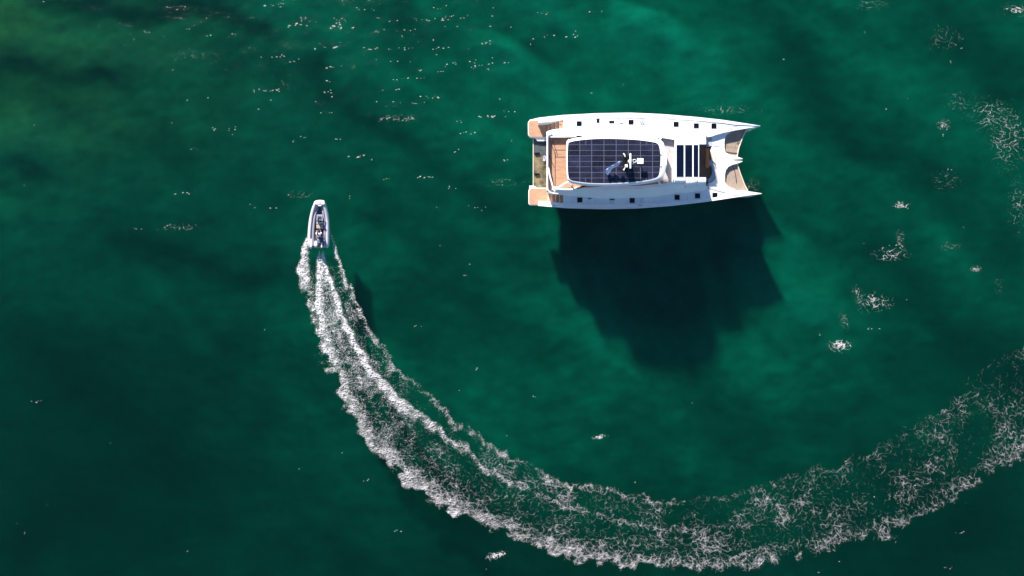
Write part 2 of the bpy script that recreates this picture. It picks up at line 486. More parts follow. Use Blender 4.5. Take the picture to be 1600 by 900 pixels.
# gunwale lines in survey pixels (outer edge, inner edge of each hull deck)
NO = ([827, 841, 879, 931, 984, 1036, 1089, 1128, 1162, 1188], [187.5, 184, 179.7, 177, 176, 178.3, 182.8, 187, 192.2, 196.4])
NI = ([827, 1098, 1104, 1112, 1126, 1141, 1162, 1188], [214.5, 214.5, 214.3, 213.2, 208.5, 205.2, 201.2, 197.2])
SO = ([827, 841, 850, 887, 944, 997, 1049, 1102, 1141, 1167, 1190], [320, 321.5, 322.2, 325.5, 327.0, 325.8, 321.8, 315.6, 309.6, 305.6, 302.8])
SI = ([827, 1104, 1116, 1135, 1150, 1168, 1190], [290, 290, 291.5, 294.5, 296.8, 298.6, 302.0])
DZ = 2.30
def hull(outer, inner, name_lab, sgn):
    m = MB(); secs = []
    xs = [827, 834, 841, 841.01, 850, 860, 870, 879.9, 880] + list(np.linspace(884, 1160, 36)) + [1166, 1172, 1178, 1182, 1185, 1188 if sgn > 0 else 1190]
    for x in xs:
        yo = np.interp(x, *outer); yi = np.interp(x, *inner)
        ztop = 2.365 if x > 841 else .42
        if 841 < x < 880: ztop = 1.75 + .615 * ((x - 841) / 39) ** .7
        zd = DZ if x >= 880 else .42
        wd = abs(yi - yo) / 15
        cap = min(.52, wd * .35) * 15 * (1 if yi > yo else -1)
        bowf = max(0.0, (x - 1090) / 100)
        def P(y, z, s=0.0):   # s: metres inward from that edge
            q = W(x, y, 2.4); return q
        a = W(x, yo, min(2.4, ztop)); b = W(x, yi, DZ)
        if x < 841: a = W(x, yo, .42); b = W(x, yi, .42)
        d = 1 if b[1] > a[1] else -1      # inward direction
        w = abs(b[1] - a[1]); capm = min(float(np.interp(x, [984, 1040, 1088, 1141], [.50, .42, .34, .30])), w * .35)
        xx = lambda z: a[0] - (2.4 - z) * .12 * bowf      # raked stem
        secs.append([(a[0], a[1], ztop), (a[0], a[1] + d * capm, ztop), (a[0], a[1] + d * (capm + .01), zd),
                     (b[0], b[1] - d * .001, zd), (xx(1.2), b[1] - d * min(.1, w * .1), min(1.2, zd - .05)),
                     (xx(0), b[1] - d * min(.45, w * .25), -.05), (xx(-.7), (a[1] + b[1]) / 2, -.85),
                     (xx(0), a[1] + d * min(.35, w * .25), -.05), (xx(1.2), a[1] + d * min(.12, w * .12), min(1.3, ztop - .1))])
    m.loft(secs)
    return m.build('hull', gel, cat, smooth_ang=40)
hn = hull(NO, NI, 'north', 1); hn['label'] = 'sunlit hull on the upper side of the photo'
hs = hull(SO, SI, 'south', -1); hs['label'] = 'hull on the lower side of the photo, mostly in blue shade'

# bridge deck between the hulls
m = MB(); m.slab([(856.3, 213), (856.3, 291), (1113, 291), (1113, 213)], 1.55, .7); m.build('bridge_deck', gel, cat)
m = MB(); m.slab([(855.8, 213), (855.8, 291), (860, 291), (860, 213)], .69, -.25); m.build('light_stop_apron', gel, cat)  # added apron, unseen from above, closes a sun gap under the deck
m = MB(); m.slab([(855.6, 207), (855.6, 298), (1091, 298), (1091, 207)], DZ - .02, .9); m.build('saloon_wall', gel, cat)

# foredeck with its central sprit; the two net openings are outside its outline
net_n = [(1166, 202.5), (1150, 204.6), (1141, 207), (1136, 210), (1133.2, 215), (1132.2, 223), (1132.4, 231), (1133.8, 238), (1141, 242.2), (1151.7, 244.6), (1154.2, 232), (1159.5, 217)]
net_s = [(1151.7, 255.8), (1145, 257.6), (1138.6, 260.5), (1134.5, 266), (1133, 273), (1133, 284), (1136, 289.5), (1141, 293), (1150, 295.8), (1168.5, 298.2), (1163.5, 289), (1157, 272)]
fore = [(1104, 228), (1104, 214.2), (1112, 213.4), (1126, 208.8), (1141, 205.6)] + net_n[2:10] + [(1160.6, 247.6), (1160.4, 248.6), (1147, 249.4), (1147, 250.9), (1160.2, 251.6), (1160.4, 252.7)] + net_s[0:9] + [(1141, 295.5), (1116, 291.6), (1108, 290), (1106, 287), (1113, 284), (1119, 277), (1120.5, 268), (1119.5, 260), (1114, 252.5), (1112, 250), (1110.5, 235), (1112.5, 228.5)]
fd = [W(x, y, 2.02) for x, y in fore]
m = MB(); m.prism(fd, [(a, b, 1.2) for a, b, _ in fd]); m.build('foredeck', gel, cat, bevel=.03)

def net_mat():
    m = mat('tan_trampoline_net', (.31, .24, .185), .85, .12, 2)
    nt = m.node_tree; p = nt.nodes['Principled BSDF']
    src = p.inputs['Base Color'].links[0].from_socket
    tc = nt.nodes.new('ShaderNodeTexCoord')
    br = nt.nodes.new('ShaderNodeTexBrick'); br.offset = .5; br.inputs['Scale'].default_value = 1
    br.inputs['Brick Width'].default_value = .12; br.inputs['Row Height'].default_value = .07
    br.inputs['Mortar Size'].default_value = .012
    br.inputs['Color1'].default_value = (.55, .55, .55, 1); br.inputs['Color2'].default_value = (.85, .85, .85, 1); br.inputs['Mortar'].default_value = (1.15, 1.15, 1.15, 1)
    nt.links.new(tc.outputs['Object'], br.inputs[0])
    mx = nt.nodes.new('ShaderNodeMix'); mx.data_type = 'RGBA'; mx.blend_type = 'MULTIPLY'; mx.inputs[0].default_value = .8
    nt.links.new(src, mx.inputs[6]); nt.links.new(br.outputs[0], mx.inputs[7]); nt.links.new(mx.outputs[2], p.inputs['Base Color'])
    return m
netm = net_mat()
for loop, dark_line in ((net_n, [(1133.6, 237), (1142, 238.6), (1153, 239.6)]), (net_s, [(1146.5, 262), (1148.5, 270), (1150.3, 279), (1150.8, 286)])):
    # slightly oversize sheet tucked under the deck edges
    cx = sum(p[0] for p in loop) / len(loop); cy = sum(p[1] for p in loop) / len(loop)
    m = MB(); pts = [W(cx + (x - cx) * 1.02, cy + (y - cy) * 1.04, 1.75) for x, y in loop]
    m.prism(pts, [(a, b, 1.73) for a, b, _ in pts])
    n = m.build('trampoline_net', netm, cat)
    k = MB(); k.tube([W(x, y, 1.78) for x, y in dark_line], .035, 6); k.build('seam_rope', rubber, n)
    e = [loop[-3], loop[-2], loop[-1], loop[0]] if loop is net_n else [loop[-3], loop[-2], loop[-1], loop[0]]
    k = MB(); k.tube([W(x, y, 1.8) for x, y in e], .06, 6); k.build('edge_rope', beige, n)

# superstructure: cross sections from the upper side to the lower side
SX = [854, 857, 862, 880, 905, 944, 1000, 1036, 1054, 1073, 1089, 1103]
yNb = [206, 204.5, 203, 200.5, 197.5, 195, 195, 197, 199, 202, 204, 206]
yNt = [208.5, 207, 205.8, 203.8, 201.5, 199.8, 200.2, 203, 206, 208, 209, 210]
yNi = [214.5, 214.5, 214.5, 214.5, 214, 213, 213, 215.5, 218.5, 219, 219, 219]
ySi = [297.5, 297.2, 296.2, 294.8, 293.6, 291.5, 290.2, 286.8, 284.5, 284, 284, 284]
ySt = [299.6, 300, 299.2, 296.6, 297.4, 298.6, 297.4, 293.2, 290.4, 289, 288.5, 288]
ySb = [301.5, 302.3, 303.5, 305.2, 307.8, 310.6, 309.2, 305.6, 303.0, 301.5, 299.8, 297.6]
F = lambda tab, x: float(np.interp(x, SX, tab))
def sup_sec(x, zf, ni=None, si=None):
    ni = ni or F(yNi, x); si = si or F(ySi, x)
    sh = 1.0 if x < 1054 else 0.0
    zb = DZ - .05 if zf > 2 else 1.3
    L = [(F(yNb, x), zb), (F(yNt, x) - 1.2, 3.7), (F(yNt, x), 4.05), (F(yNt, x) + 2.5, 4.24), (ni, 4.30), (ni, zf),
         (si, zf), (si, 4.30), (F(ySt, x) - 2.0, 4.24 - .12 * (1 - sh)), (F(ySt, x), 4.0 - .25 * (1 - sh)), ((F(ySt, x) + F(ySb, x)) / 2 + 1.2, 3.3), (F(ySb, x) - 1.2, 2.75), (F(ySb, x), zb)]
    return [W(x, y, z) for y, z in L]
m = MB(); secs = []
secs.append(sup_sec(854, 4.29)); secs.append(sup_sec(856.8, 4.29)); secs.append(sup_sec(857, 3.9))
for x in np.linspace(862, 1053.8, 26): secs.append(sup_sec(float(x), 3.9))
secs.append(sup_sec(1054, 4.29, 226, 277))
for x in (1064, 1073, 1083, 1092.5): secs.append(sup_sec(x, 4.29, 226, 277))
secs.append(sup_sec(1092.7, 1.6, 226, 277)); secs.append(sup_sec(1103, 1.6, 226, 277))
m.loft(secs)
sup = m.build('superstructure', gel, cat, smooth_ang=30)

# flybridge sole: teak aft, grey forward
m = MB(); m.slab([(857.3, 214.8), (857.3, 297), (862, 296), (872, 295), (905, 293.3), (944, 291.2), (1000, 290), (1036, 286.5), (1036, 215.8), (1000, 213.3), (905, 214.3)], 3.94, 3.905)
sole = m.build('flybridge_sole', teak, cat)
# caulked seams and hatches in the sole; the diagonal strips are painted rail shadows
m = MB()
for a, b in (((867.5, 238), (867.5, 296)), ((867.5, 245.4), (884, 245.4)), ((865.5, 234.4), (884, 234.4)), ((859.5, 220), (869, 245)), ((863.5, 220), (871.8, 244)), ((858, 243), (866, 262))):
    A = Vector(W(*a, 3.95)); B = Vector(W(*b, 3.95)); d = (B - A).normalized(); nrm = Vector((-d.y, d.x, 0)) * .03
    m.prism([A - nrm, B - nrm, B + nrm, A + nrm], [q + Vector((0, 0, -.008)) for q in (A - nrm, B - nrm, B + nrm, A + nrm)])
m.build('dark_line', rubber, sole)
m = MB(); m.slab([(1036.2, 215.8), (1036.2, 286.3), (1053.6, 284.3), (1053.6, 218.6)], 3.93, 3.905); s2 = m.build('flybridge_sole', mat('weathered_grey_sole', (.42, .38, .37), .8, .1, 3, bump=.2), cat)
# helm console and seats under the hard top
m = MB(); m.slab([(1014, 238), (1014, 262), (1022, 262), (1024, 258), (1024, 242), (1022, 238)], 4.7, 3.7); m.build('helm_console', gel_grey, cat, bevel=.05)
m = MB(); m.slab([(1003, 240), (1003, 260), (1009, 260), (1009, 240)], 4.25, 3.7); m.slab([(1002, 240), (1002, 260), (1003.5, 260), (1003.5, 240)], 4.8, 3.7); m.build('helm_seat', beige, cat, bevel=.05)
m = MB(); m.slab([(900, 220), (900, 228), (985, 228), (985, 220)], 4.2, 3.7); m.build('sofa', cushion, cat, bevel=.05)
# wind deflector
m = MB(); m.slab([(1040.6, 237), (1040.6, 262), (1042, 262), (1042, 237)], 4.75, 3.7); m.build('windscreen', gel, cat, bevel=.01)
# pale shelf behind the glass at lower right of sole
m = MB(); m.slab([(1052, 260), (1052, 285), (1055, 285), (1055, 260)], 4.38, 3.7); m.build('locker', gel, cat, bevel=.02)

# hard top
roof_o = [(885.3, 222), (887.5, 219), (893, 217), (905, 214.6), (920, 212.2), (936.5, 211), (960, 210.4), (984, 210.6), (1004, 212), (1023, 215.2), (1032, 218.8), (1037, 224), (1040, 236), (1041, 248), (1040.3, 262), (1037.5, 274), (1033, 280.5), (1023, 284.5), (1004, 287.8), (984, 289.8), (960, 291), (944, 291.2), (920, 290.4), (905, 288.8), (893, 286), (888.5, 283.2), (886.2, 279), (885, 268), (884.4, 250), (884.6, 234)]
roof_i = [(887.9, 224.6), (889.2, 222.6), (894.5, 220.8), (905, 219.2), (918, 217.8), (936.5, 216.9), (957.5, 216.9), (984, 217.9), (1004, 219.6), (1021, 222.2), (1027.5, 224.6), (1030, 229), (1031.8, 239), (1032.2, 248), (1031.6, 260), (1030.2, 271), (1027, 276.8), (1018, 280.2), (1000, 283.2), (984, 284.8), (962, 286), (944, 286.5), (922, 286), (905, 284.2), (894.5, 282.4), (890, 280), (888.2, 276), (887.2, 266), (886.8, 250), (887, 236)]
RZ = 6.2
m = MB()
ro = catmull(roof_o, 4, True); ri = catmull(roof_i, 4, True)
mid = [((a[0] * .45 + b[0] * .55), (a[1] * .45 + b[1] * .55)) for a, b in zip(ro, ri)]
L0 = [W(x, y, RZ - .30) for x, y in [((a[0] * .8 + b[0] * .2), (a[1] * .8 + b[1] * .2)) for a, b in zip(ro, ri)]]
L1 = [W(x, y, RZ - .12) for x, y in ro]; L2 = [W(x, y, RZ + .04) for x, y in mid]; L3 = [W(x, y, RZ + .06) for x, y in ri]; L4 = [W(x, y, RZ) for x, y in ri]
m.loft([L0, L1, L2, L3, L4])
roof = m.build('hard_top', gel, cat, smooth_ang=50)
# backing sheet: pale seams show between the panels
back = mat('panel_seam_sheet', (.085, .095, .135), .6, .1, spec=.2)
m = MB(); m.prism([W(x, y, RZ + .02) for x, y in ri], [W(x, y, RZ + .004) for x, y in ri]); m.build('panel_bed', back, roof)
gx = [886, 905.8, 924.4, 943.6, 962.7, 981.6, 1000.6, 1019.6, 1034]
gy = [216, 225.9, 234.8, 243.2, 252.0, 260.4, 269.2, 278.0, 288]
clipl = [((x - 960) * .994 + 960, (y - 251.5) * .99 + 251.5) for x, y in ri]
for i in range(8):
    for j in range(8):
        g = .5
        half = (i in (1, 6) and j in (0, 7))
        cells = [(gx[i], gx[i + 1])] if not half else [(gx[i], (gx[i] + gx[i + 1]) / 2), ((gx[i] + gx[i + 1]) / 2, gx[i + 1])]
        for xa, xb in cells:
            q = clip_poly([(xa + g, gy[j] + g), (xb - g, gy[j] + g), (xb - g, gy[j + 1] - g), (xa + g, gy[j + 1] - g)], clipl)
            if len(q) < 3: continue
            area = abs(sum(q[k][0] * q[(k + 1) % len(q)][1] - q[(k + 1) % len(q)][0] * q[k][1] for k in range(len(q)))) / 2
            if area < 3: continue
            m = MB(); m.prism([W(x, y, RZ + .030) for x, y in q], [W(x, y, RZ + .021) for x, y in q]); m.build('solar_panel', solar, roof)
# pillars of the hard top
for x, y, lx, ly in ((892, 224, 888, 218), (892, 279, 893, 290), (945, 216, 945, 212), (945, 287, 945, 293), (1028, 222, 1034, 214), (1028, 280, 1032, 290)):
    m = MB(); m.tube([W(lx, ly, 3.7), W(x, y, 6.0)], [.11, .08], 8); m.build('pillar', gel, cat)

# forward skylight: three rows of dark glass over the saloon
cols = [(1057.1, 1068.3), (1070.5, 1081.6), (1083.7, 1091.0)]
rows = [226.4, 237.6, 250.3, 263.2, 276.3]
m = MB(); m.slab([(1054.5, 225.4), (1054.5, 277.4), (1092.4, 277.4), (1092.4, 225.4)], 4.36, 4.28); skyl = m.build('skylight_frame', gel, cat, bevel=.015)
skyl['label'] = 'frame of dark roof glass ahead of the solar roof'
for i, (a, b) in enumerate(cols):
    m = MB(); m.slab([(a, rows[0]), (a, rows[4]), (b, rows[4]), (b, rows[0])], 4.366, 4.35); m.build('glass_bed', back, skyl)
    for j in range(4):
        g = .22
        m = MB(); m.slab([(a + .1, rows[j] + g), (a + .1, rows[j + 1] - g), (b - .1, rows[j + 1] - g), (b - .1, rows[j] + g)], 4.385, 4.367); m.build('glass_pane', sky_glass, skyl)

# shoulder fairings beside the skylight, curved down over the cabin side
def fairing(x0, x1, y0, y1, z0=4.345, drop=.9, rr=0):
    m = MB(); secs = []
    N = 8
    for x in np.linspace(x0, x1, 5):
        e = 0
        if rr and x > x1 - rr: e = ((x - (x1 - rr)) / rr) ** 2
        yy = y1 - (y1 - y0) * .22 * e
        sec = []
        for k in range(N + 1):
            t = k / N
            sec.append(W(x, y0 + (yy - y0) * t, z0 - .06 * t - drop * t ** 5))
        low = [(p[0], p[1], p[2] - .05) for p in sec][::-1]
        secs.append(sec + low)
    m.loft(secs); return m.build('side_fairing', gel, cat, smooth_ang=50)
fairing(1054.6, 1071, 277.6, 288.5, drop=.7)
fairing(1071.6, 1089.5, 277.6, 295.5, 4.42, 1.25, 10)
fairing(1089.6, 1103.2, 277.6, 292.5, drop=1.0)
m = MB()
secs = []
for x in (1070.5, 1080, 1092, 1103.2):
    s_ = [W(x, 225.2 - 15.5 * t, 4.35 - .5 * t ** 2.2) for t in np.linspace(0, 1, 7)]
    secs.append(s_ + [(p[0], p[1], p[2] - .05) for p in s_][::-1])
m.loft(secs); m.build('side_fairing', gel, cat, smooth_ang=50)

# forward cockpit
m = MB(); m.slab([(1092.8, 227), (1092.8, 288), (1113, 288), (1113, 227)], 1.62, 1.56); m.build('cockpit_sole', teak_shaded, cat)
m = MB(); m.slab([(1104, 214.4), (1104, 228), (1112.5, 228), (1112.5, 214.4)], 2.05, 1.5); m.build('locker', gel_grey, cat)
m = MB(); m.slab([(1103, 232), (1103, 262), (1108.5, 262), (1108.5, 232)], 2.1, 1.98); m.slab([(1105, 246), (1105, 248), (1107, 248), (1107, 246)], 1.98, 1.6); m.build('cockpit_table', orange, cat, bevel=.02)
m = MB()
out_ = [(1108, 250), (1110.5, 250), (1114, 253), (1118.8, 260.5), (1119.8, 268), (1118.3, 276.5), (1112.5, 283.5), (1107, 286)]
in_ = [(1108, 258), (1109.5, 258), (1111, 259), (1113, 263), (1113.5, 268), (1112.5, 273), (1109.5, 278), (1106, 280)]
for a in range(len(out_) - 1):
    q = [in_[a], in_[a + 1], out_[a + 1], out_[a]]
    m.slab(q, 1.98, 1.62)
m.build('sofa', cushion, cat, bevel=.02)
m = MB(); m.slab([(1111.2, 237.5), (1111.8, 249.5), (1114.8, 252.5), (1118.6, 257), (1118.6, 237.5)], 2.09, 2.02); m.build('sun_pad', beige, cat, bevel=.03)
m = MB(); m.slab([(1115, 236.2), (1115, 237), (1119, 237), (1119, 236.2)], 2.07, 2.02); m.slab([(1115, 227.6), (1115, 228.6), (1131.5, 229.8), (1131.5, 228.8)], 2.04, 2.015)
m.build('deck_seam', gel_grey, cat)
m = MB()
m.slab([(1106, 292.6), (1106, 294.2), (1133, 301.6), (1133.4, 299.6), (1120, 296.4)], DZ + .03, DZ + .004)
m.slab([(1106, 290.2), (1106, 291.6), (1113, 291.8), (1113, 290.6)], DZ + .03, DZ + .004)
m.build('deck_track', gel_grey, cat)

# moulding seams and raised non-skid pads on the decks
for a, b, zz in (((922, 185.5), (922, 194), DZ), ((1016, 186), (1016, 194), DZ), ((1032, 187.5), (1032, 196), DZ), ((1071, 190.5), (1071, 201), DZ), ((1102, 193), (1102, 208), DZ), ((1128, 196), (1128, 206.5), DZ),
                 ((1121, 233), (1121, 286), 2.02), ((1127, 232), (1127, 288), 2.02), ((930, 312), (930, 322), DZ), ((1022, 310), (1022, 320), DZ), ((1074, 304), (1074, 314), DZ), ((1136, 297), (1136, 307), DZ), ((1104, 305), (1104, 312.4), DZ)):
    m = MB(); m.slab([(a[0] - .22, a[1]), (b[0] - .22, b[1]), (b[0] + .22, b[1]), (a[0] + .22, a[1])], zz + .006, zz + .001); m.build('deck_seam', gel_grey, cat)
for loop, zz in (([(1134, 198.5), (1134, 203.4), (1150, 201.3), (1158, 199.6), (1158, 198.2)], DZ), ([(1074, 203.2), (1074, 206.5), (1100, 208), (1100, 203.6)], DZ), ([(1020, 188.5), (1020, 195.4), (1030, 195.6), (1030, 188.7)], DZ),
                 ([(1116, 266), (1122.4, 262), (1122.4, 240), (1129, 240), (1129, 286), (1120, 286)], 2.02)):
    m = MB(); m.slab(loop, zz + .012, zz + .001); m.build('nonskid_pad', mat('pale_nonskid_pad', (.50, .49, .48), .9, .08, 6), cat)
# square flush hatches
for lst, zz in (([(905, 193.2, 8, 7.6), (934.4, 188.8, 4, 6), (955.8, 190.6, 8, 4), (986, 191, 8, 7.6), (1056.4, 194.2, 8, 7.8), (1088, 196.5, 7.8, 7.8), (1115.5, 196.6, 7.8, 7.8)], DZ),
                ([(906, 312.4, 8, 7.4), (987.8, 313.2, 7.8, 7.6), (1058, 308.4, 7.8, 7.6), (1089.9, 306, 7.8, 7.6), (1117, 305, 7.8, 7.8)], DZ)):
    for x, y, w, h in lst:
        zt = DZ
        m = MB(); m.slab([(x - w / 2 - .7, y - h / 2 - .7), (x - w / 2 - .7, y + h / 2 + .7), (x + w / 2 + .7, y + h / 2 + .7), (x + w / 2 + .7, y - h / 2 - .7)], zt + .03, zt + .003)
        f = m.build('deck_hatch', gel_grey if w < 5 else nonskid, cat, bevel=.008)
        m = MB(); m.slab([(x - w / 2, y - h / 2), (x - w / 2, y + h / 2), (x + w / 2, y + h / 2), (x + w / 2, y - h / 2)], zt + .045, zt + .031)
        m.build('hatch_glass', tinted, f)
# deck steps on the shaded side and small fittings
for x0, y0, x1, y1 in ((919, 309.8, 924, 311), (953, 311, 960, 312.4), (968, 192.6, 974, 193.6)):
    m = MB(); m.slab([(x0, y0), (x0, y1), (x1, y1), (x1, y0)], DZ + .05, DZ + .002); m.build('vent', black, cat)
for x0, y0, x1, y1 in ((1000, 309.5, 1006, 316.5), (953, 313.5, 960, 319)):
    m = MB(); m.slab([(x0, y0), (x0, y1), (x1, y1), (x1, y0)], DZ + .015, DZ + .002); m.build('deck_panel', mat('pale_grey_panel', (.6, .62, .66), .6), cat)
for x, y, s in ((1147.8, 198.2, 1), (1148.6, 306, 1), (1002.6, 186.5, 1), (870, 184.5, 1), (1000, 321, 1), (865, 321.5, 1)):
    c = W(x, y, 2.46)
    m = MB(); m.tube([(c[0] - .22, c[1], c[2] + .12), (c[0] + .22, c[1], c[2] + .12)], .035, 6); m.tube([(c[0] - .07, c[1], c[2]), (c[0] - .07, c[1], c[2] + .12)], .03, 6); m.tube([(c[0] + .07, c[1], c[2]), (c[0] + .07, c[1], c[2] + .12)], .03, 6)
    m.build('cleat', steel, cat)
# boarding gate blocks on the sunlit gunwale
m = MB(); m.slab([(999, 184.8), (999, 187.2), (1001.2, 187.2), (1001.2, 184.8)], 2.6, DZ); m.slab([(1003.5, 184.8), (1003.5, 188.6), (1005, 188.6), (1005, 184.8)], 2.6, DZ); m.build('gate_post', gel_grey, cat)
# low guard rail wires
for row, name in (([(900, 180.5), (984, 178.5), (1036, 180.5), (1088, 185), (1128, 189.5), (1160, 193.5)], 'n'), ([(900, 323.5), (944, 325), (997, 323.5), (1049, 319.5), (1102, 313.5), (1141, 307.5), (1162, 304.5)], 's')):
    m = MB()
    m.tube([W(x, y, 3.0) for x, y in catmull(row, 6)], .012, 5)
    for x, y in catmull(row, 3): m.tube([W(x, y, 2.45), W(x, y, 3.0)], .014, 5)
    m.build('guard_rail', steel, cat)

# stern platforms and stairs
pn = [(825, 191.5), (826.5, 189), (829, 187.6), (834, 187.4), (841, 187.4), (856.2, 187.4), (856.2, 214.8), (830, 214.8), (826.6, 213), (825, 210)]
ps = [(826, 297), (828, 294.4), (832, 293.6), (856.2, 293.2), (856.2, 320.8), (829, 320.8), (826.6, 319.6), (825.8, 317)]
for loop in (pn, ps):
    m = MB(); m.slab(loop, .55, .10); pf = m.build('swim_platform', gel, cat, bevel=.03)
    cx = 843; cy = sum(p[1] for p in loop) / len(loop)
    m = MB(); ins = [(x + (.9 if x < 840 else 0), y + (.9 if y < cy else -.9)) for x, y in loop]
    m.slab(ins, .575, .551); m.build('teak_inlay', teak, pf)
for (ya, yb) in ((187.2, 214), (300, 320.6)):
    for k in range(4):
        xa = 856.4 + k * 6; zt = .58 + .42 * (k + 1) * .98 if ya < 250 else .56 + .42 * (k + 1)
        m = MB(); m.slab([(xa, ya), (xa, yb), (882, yb), (882, ya)], zt, zt - .42 if k else .1)
        st_ = m.build('step', gel, cat)
        m = MB(); m.slab([(xa + .3, ya + .3), (xa + .3, yb - .3), (min(xa + 6.2, 881.5), yb - .3), (min(xa + 6.2, 881.5), ya + .3)], zt + .02, zt + .001); m.build('teak_inlay', teak, st_)
m = MB(); m.slab([(833, 215.4), (833, 290), (835, 292.8), (856, 292.8), (856, 215.4)], .14, -.02); lp = m.build('lift_platform', wet_teak, cat, bevel=.02)
lp['label'] = 'low wet planked platform between the two hulls'
m = MB(); m.slab([(832.6, 215.4), (832.6, 290), (833.8, 291), (833.8, 215.4)], .2, .0); m.build('platform_edge', mat('pale_wet_edge', (.5, .48, .38), .5), lp)
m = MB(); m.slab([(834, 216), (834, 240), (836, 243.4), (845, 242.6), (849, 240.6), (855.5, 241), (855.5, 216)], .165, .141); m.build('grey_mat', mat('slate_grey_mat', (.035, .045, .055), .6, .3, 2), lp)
for y in (239.2, 271.8):
    m = MB(); m.slab([(835.2, y - 1.1), (835.2, y + .9), (839.5, y + 1.3), (843.5, y + .6), (843.5, y - 1.3)], .34, .14); m.build('mooring_bracket', black, cat, bevel=.03)
# aft cockpit rail bar and small stairs at the corner
m = MB(); m.tube([W(x, y, 4.42) for x, y in catmull([(862, 206), (857, 208), (855.6, 214), (855.5, 250), (855.5, 290), (857, 298), (862, 301.5), (872, 303)], 5)], .07, 8); m.build('stern_rail', gel, cat)
m = MB(); m.tube([W(x, y, 4.38) for x, y in catmull([(857, 262), (859.5, 276), (864, 292), (867, 299)], 4)], .09, 8); m.build('stair_rail', gel, cat)
for k in range(3):
    m = MB(); m.slab([(862.5 + k * 3, 291.5), (862.5 + k * 3, 299), (865 + k * 3, 299.5), (865 + k * 3, 291.5)], 3.95 + .12 * k, 3.7); m.build('step', gel, cat, bevel=.02)
m = MB(); m.tube([W(x, y, 4.3) for x, y in catmull([(871, 296), (876, 291.5), (882, 287.5), (888, 284.4)], 4)], .11, 8); m.tube([W(871, 295.5, 4.36), W(884, 296.6, 4.36), W(894, 296.4, 4.36), W(898, 294.3, 4.36), W(903, 292.6, 4.36)], .1, 8); m.build('coaming_trim', gel, cat)
m = MB(); m.slab([(901, 294.6), (903, 294.8), (915, 290.8), (921, 289.6), (918, 289.0), (908, 291)], 4.5, 4.3); m.build('drain_channel', black, cat)
m = MB(); m.slab([(900, 212.2), (901, 214), (912, 214.6), (925, 213.8), (912, 212.9), (906, 211.6)], 4.33, 4.28); m.build('drain_channel', black, cat)

# the black mast on the roof with its instruments
mz = RZ + .05
m = MB(); top = [(973.2, 246), (974.8, 238.6), (977, 237.4), (978.4, 241.5), (981.2, 242.5), (982, 250), (981.2, 257.5), (978.6, 264.5), (974.6, 264), (974.2, 256), (972.8, 251)]
m.slab(top, mz + 1.05, mz + .95); mast = m.build('mast_platform', black, cat, bevel=.02)
m = MB()
for x, y in ((974.5, 243), (980, 246), (976, 261), (980.5, 256)):
    m.tube([W(x + (x - 977) * .5 + 2, y + (y - 252) * .12, mz), W(x, y, mz + .97)], [.13, .09], 8)
m.build('mast_leg', black, mast)
m = MB(); c = W(985, 251.6, mz + 1.5); m.box((c[0], c[1], c[2]), (.16, 1.42, .12)); m.build('radar_scanner', gel, mast, bevel=.03)
m = MB(); m.cyl((c[0], c[1], mz + 1.15), .2, .3, 16, .16); m.cyl((c[0], c[1], mz + .05), .07, 1.1, 8); m.build('radar_pedestal', gel, mast, bevel=.02)
c = W(988, 251.2, mz + 1.2); m = MB(); m.cyl((c[0], c[1], mz + 1.05), .13, .18, 16, .08); m.tube([(c[0], c[1], mz), (c[0], c[1], mz + 1.05)], .04, 6); m.build('antenna_dome', gel, mast, bevel=.02)
c = W(991.6, 251.4, mz + .9); m = MB()
m.tube([(c[0] + .16 * math.cos(a), c[1] + .14 * math.sin(a), c[2]) for a in [2 * math.pi * k / 16 for k in range(17)]], .03, 6); m.tube([(c[0], c[1] - .14, mz), (c[0], c[1] - .14, c[2])], .03, 6); m.build('ring_antenna', gel, mast)
c = W(976, 242, mz + 1.4); m = MB(); m.tube([(c[0] - .12, c[1] + .16, mz + 1.25), (c[0], c[1] + .05, mz + 1.27), (c[0] + .07, c[1] - .16, mz + 1.25)], [.05, .075, .05], 8); m.tube([(c[0], c[1], mz + 1.0), (c[0], c[1], mz + 1.25)], .03, 6); m.build('horn', gel, mast)
c = W(978.8, 259.2, mz + 1.2); m = MB(); m.box((c[0], c[1], mz + 1.16), (.26, .28, .16)); m.build('gps_unit', gel, mast, bevel=.02)
m = MB(); m.tube([W(977, 261.5, mz + 1.1), W(974.6, 265, mz + 1.1)], .035, 6); e = W(974.6, 265, mz + 1.1); m.box(e, (.12, .12, .1)); m.build('navigation_light', gel, mast)
c = W(1000.5, 251.8, mz + .62); m = MB(); m.box((c[0], c[1], c[2]), (.60, .52, .10)); m.build('flat_antenna', gel, roof, bevel=.02)
m = MB(); m.tube([(c[0], c[1], mz), (c[0], c[1], c[2] - .04)], .05, 8); m.build('antenna_post', gel, roof)
m = MB(); m.tube([W(1031.5, 242, mz), W(1034, 242, mz + .03)], .03, 6); m.tube([W(1031.5, 260.5, mz), W(1034, 260.5, mz + .03)], .03, 6); m.build('cable_gland', black, roof)

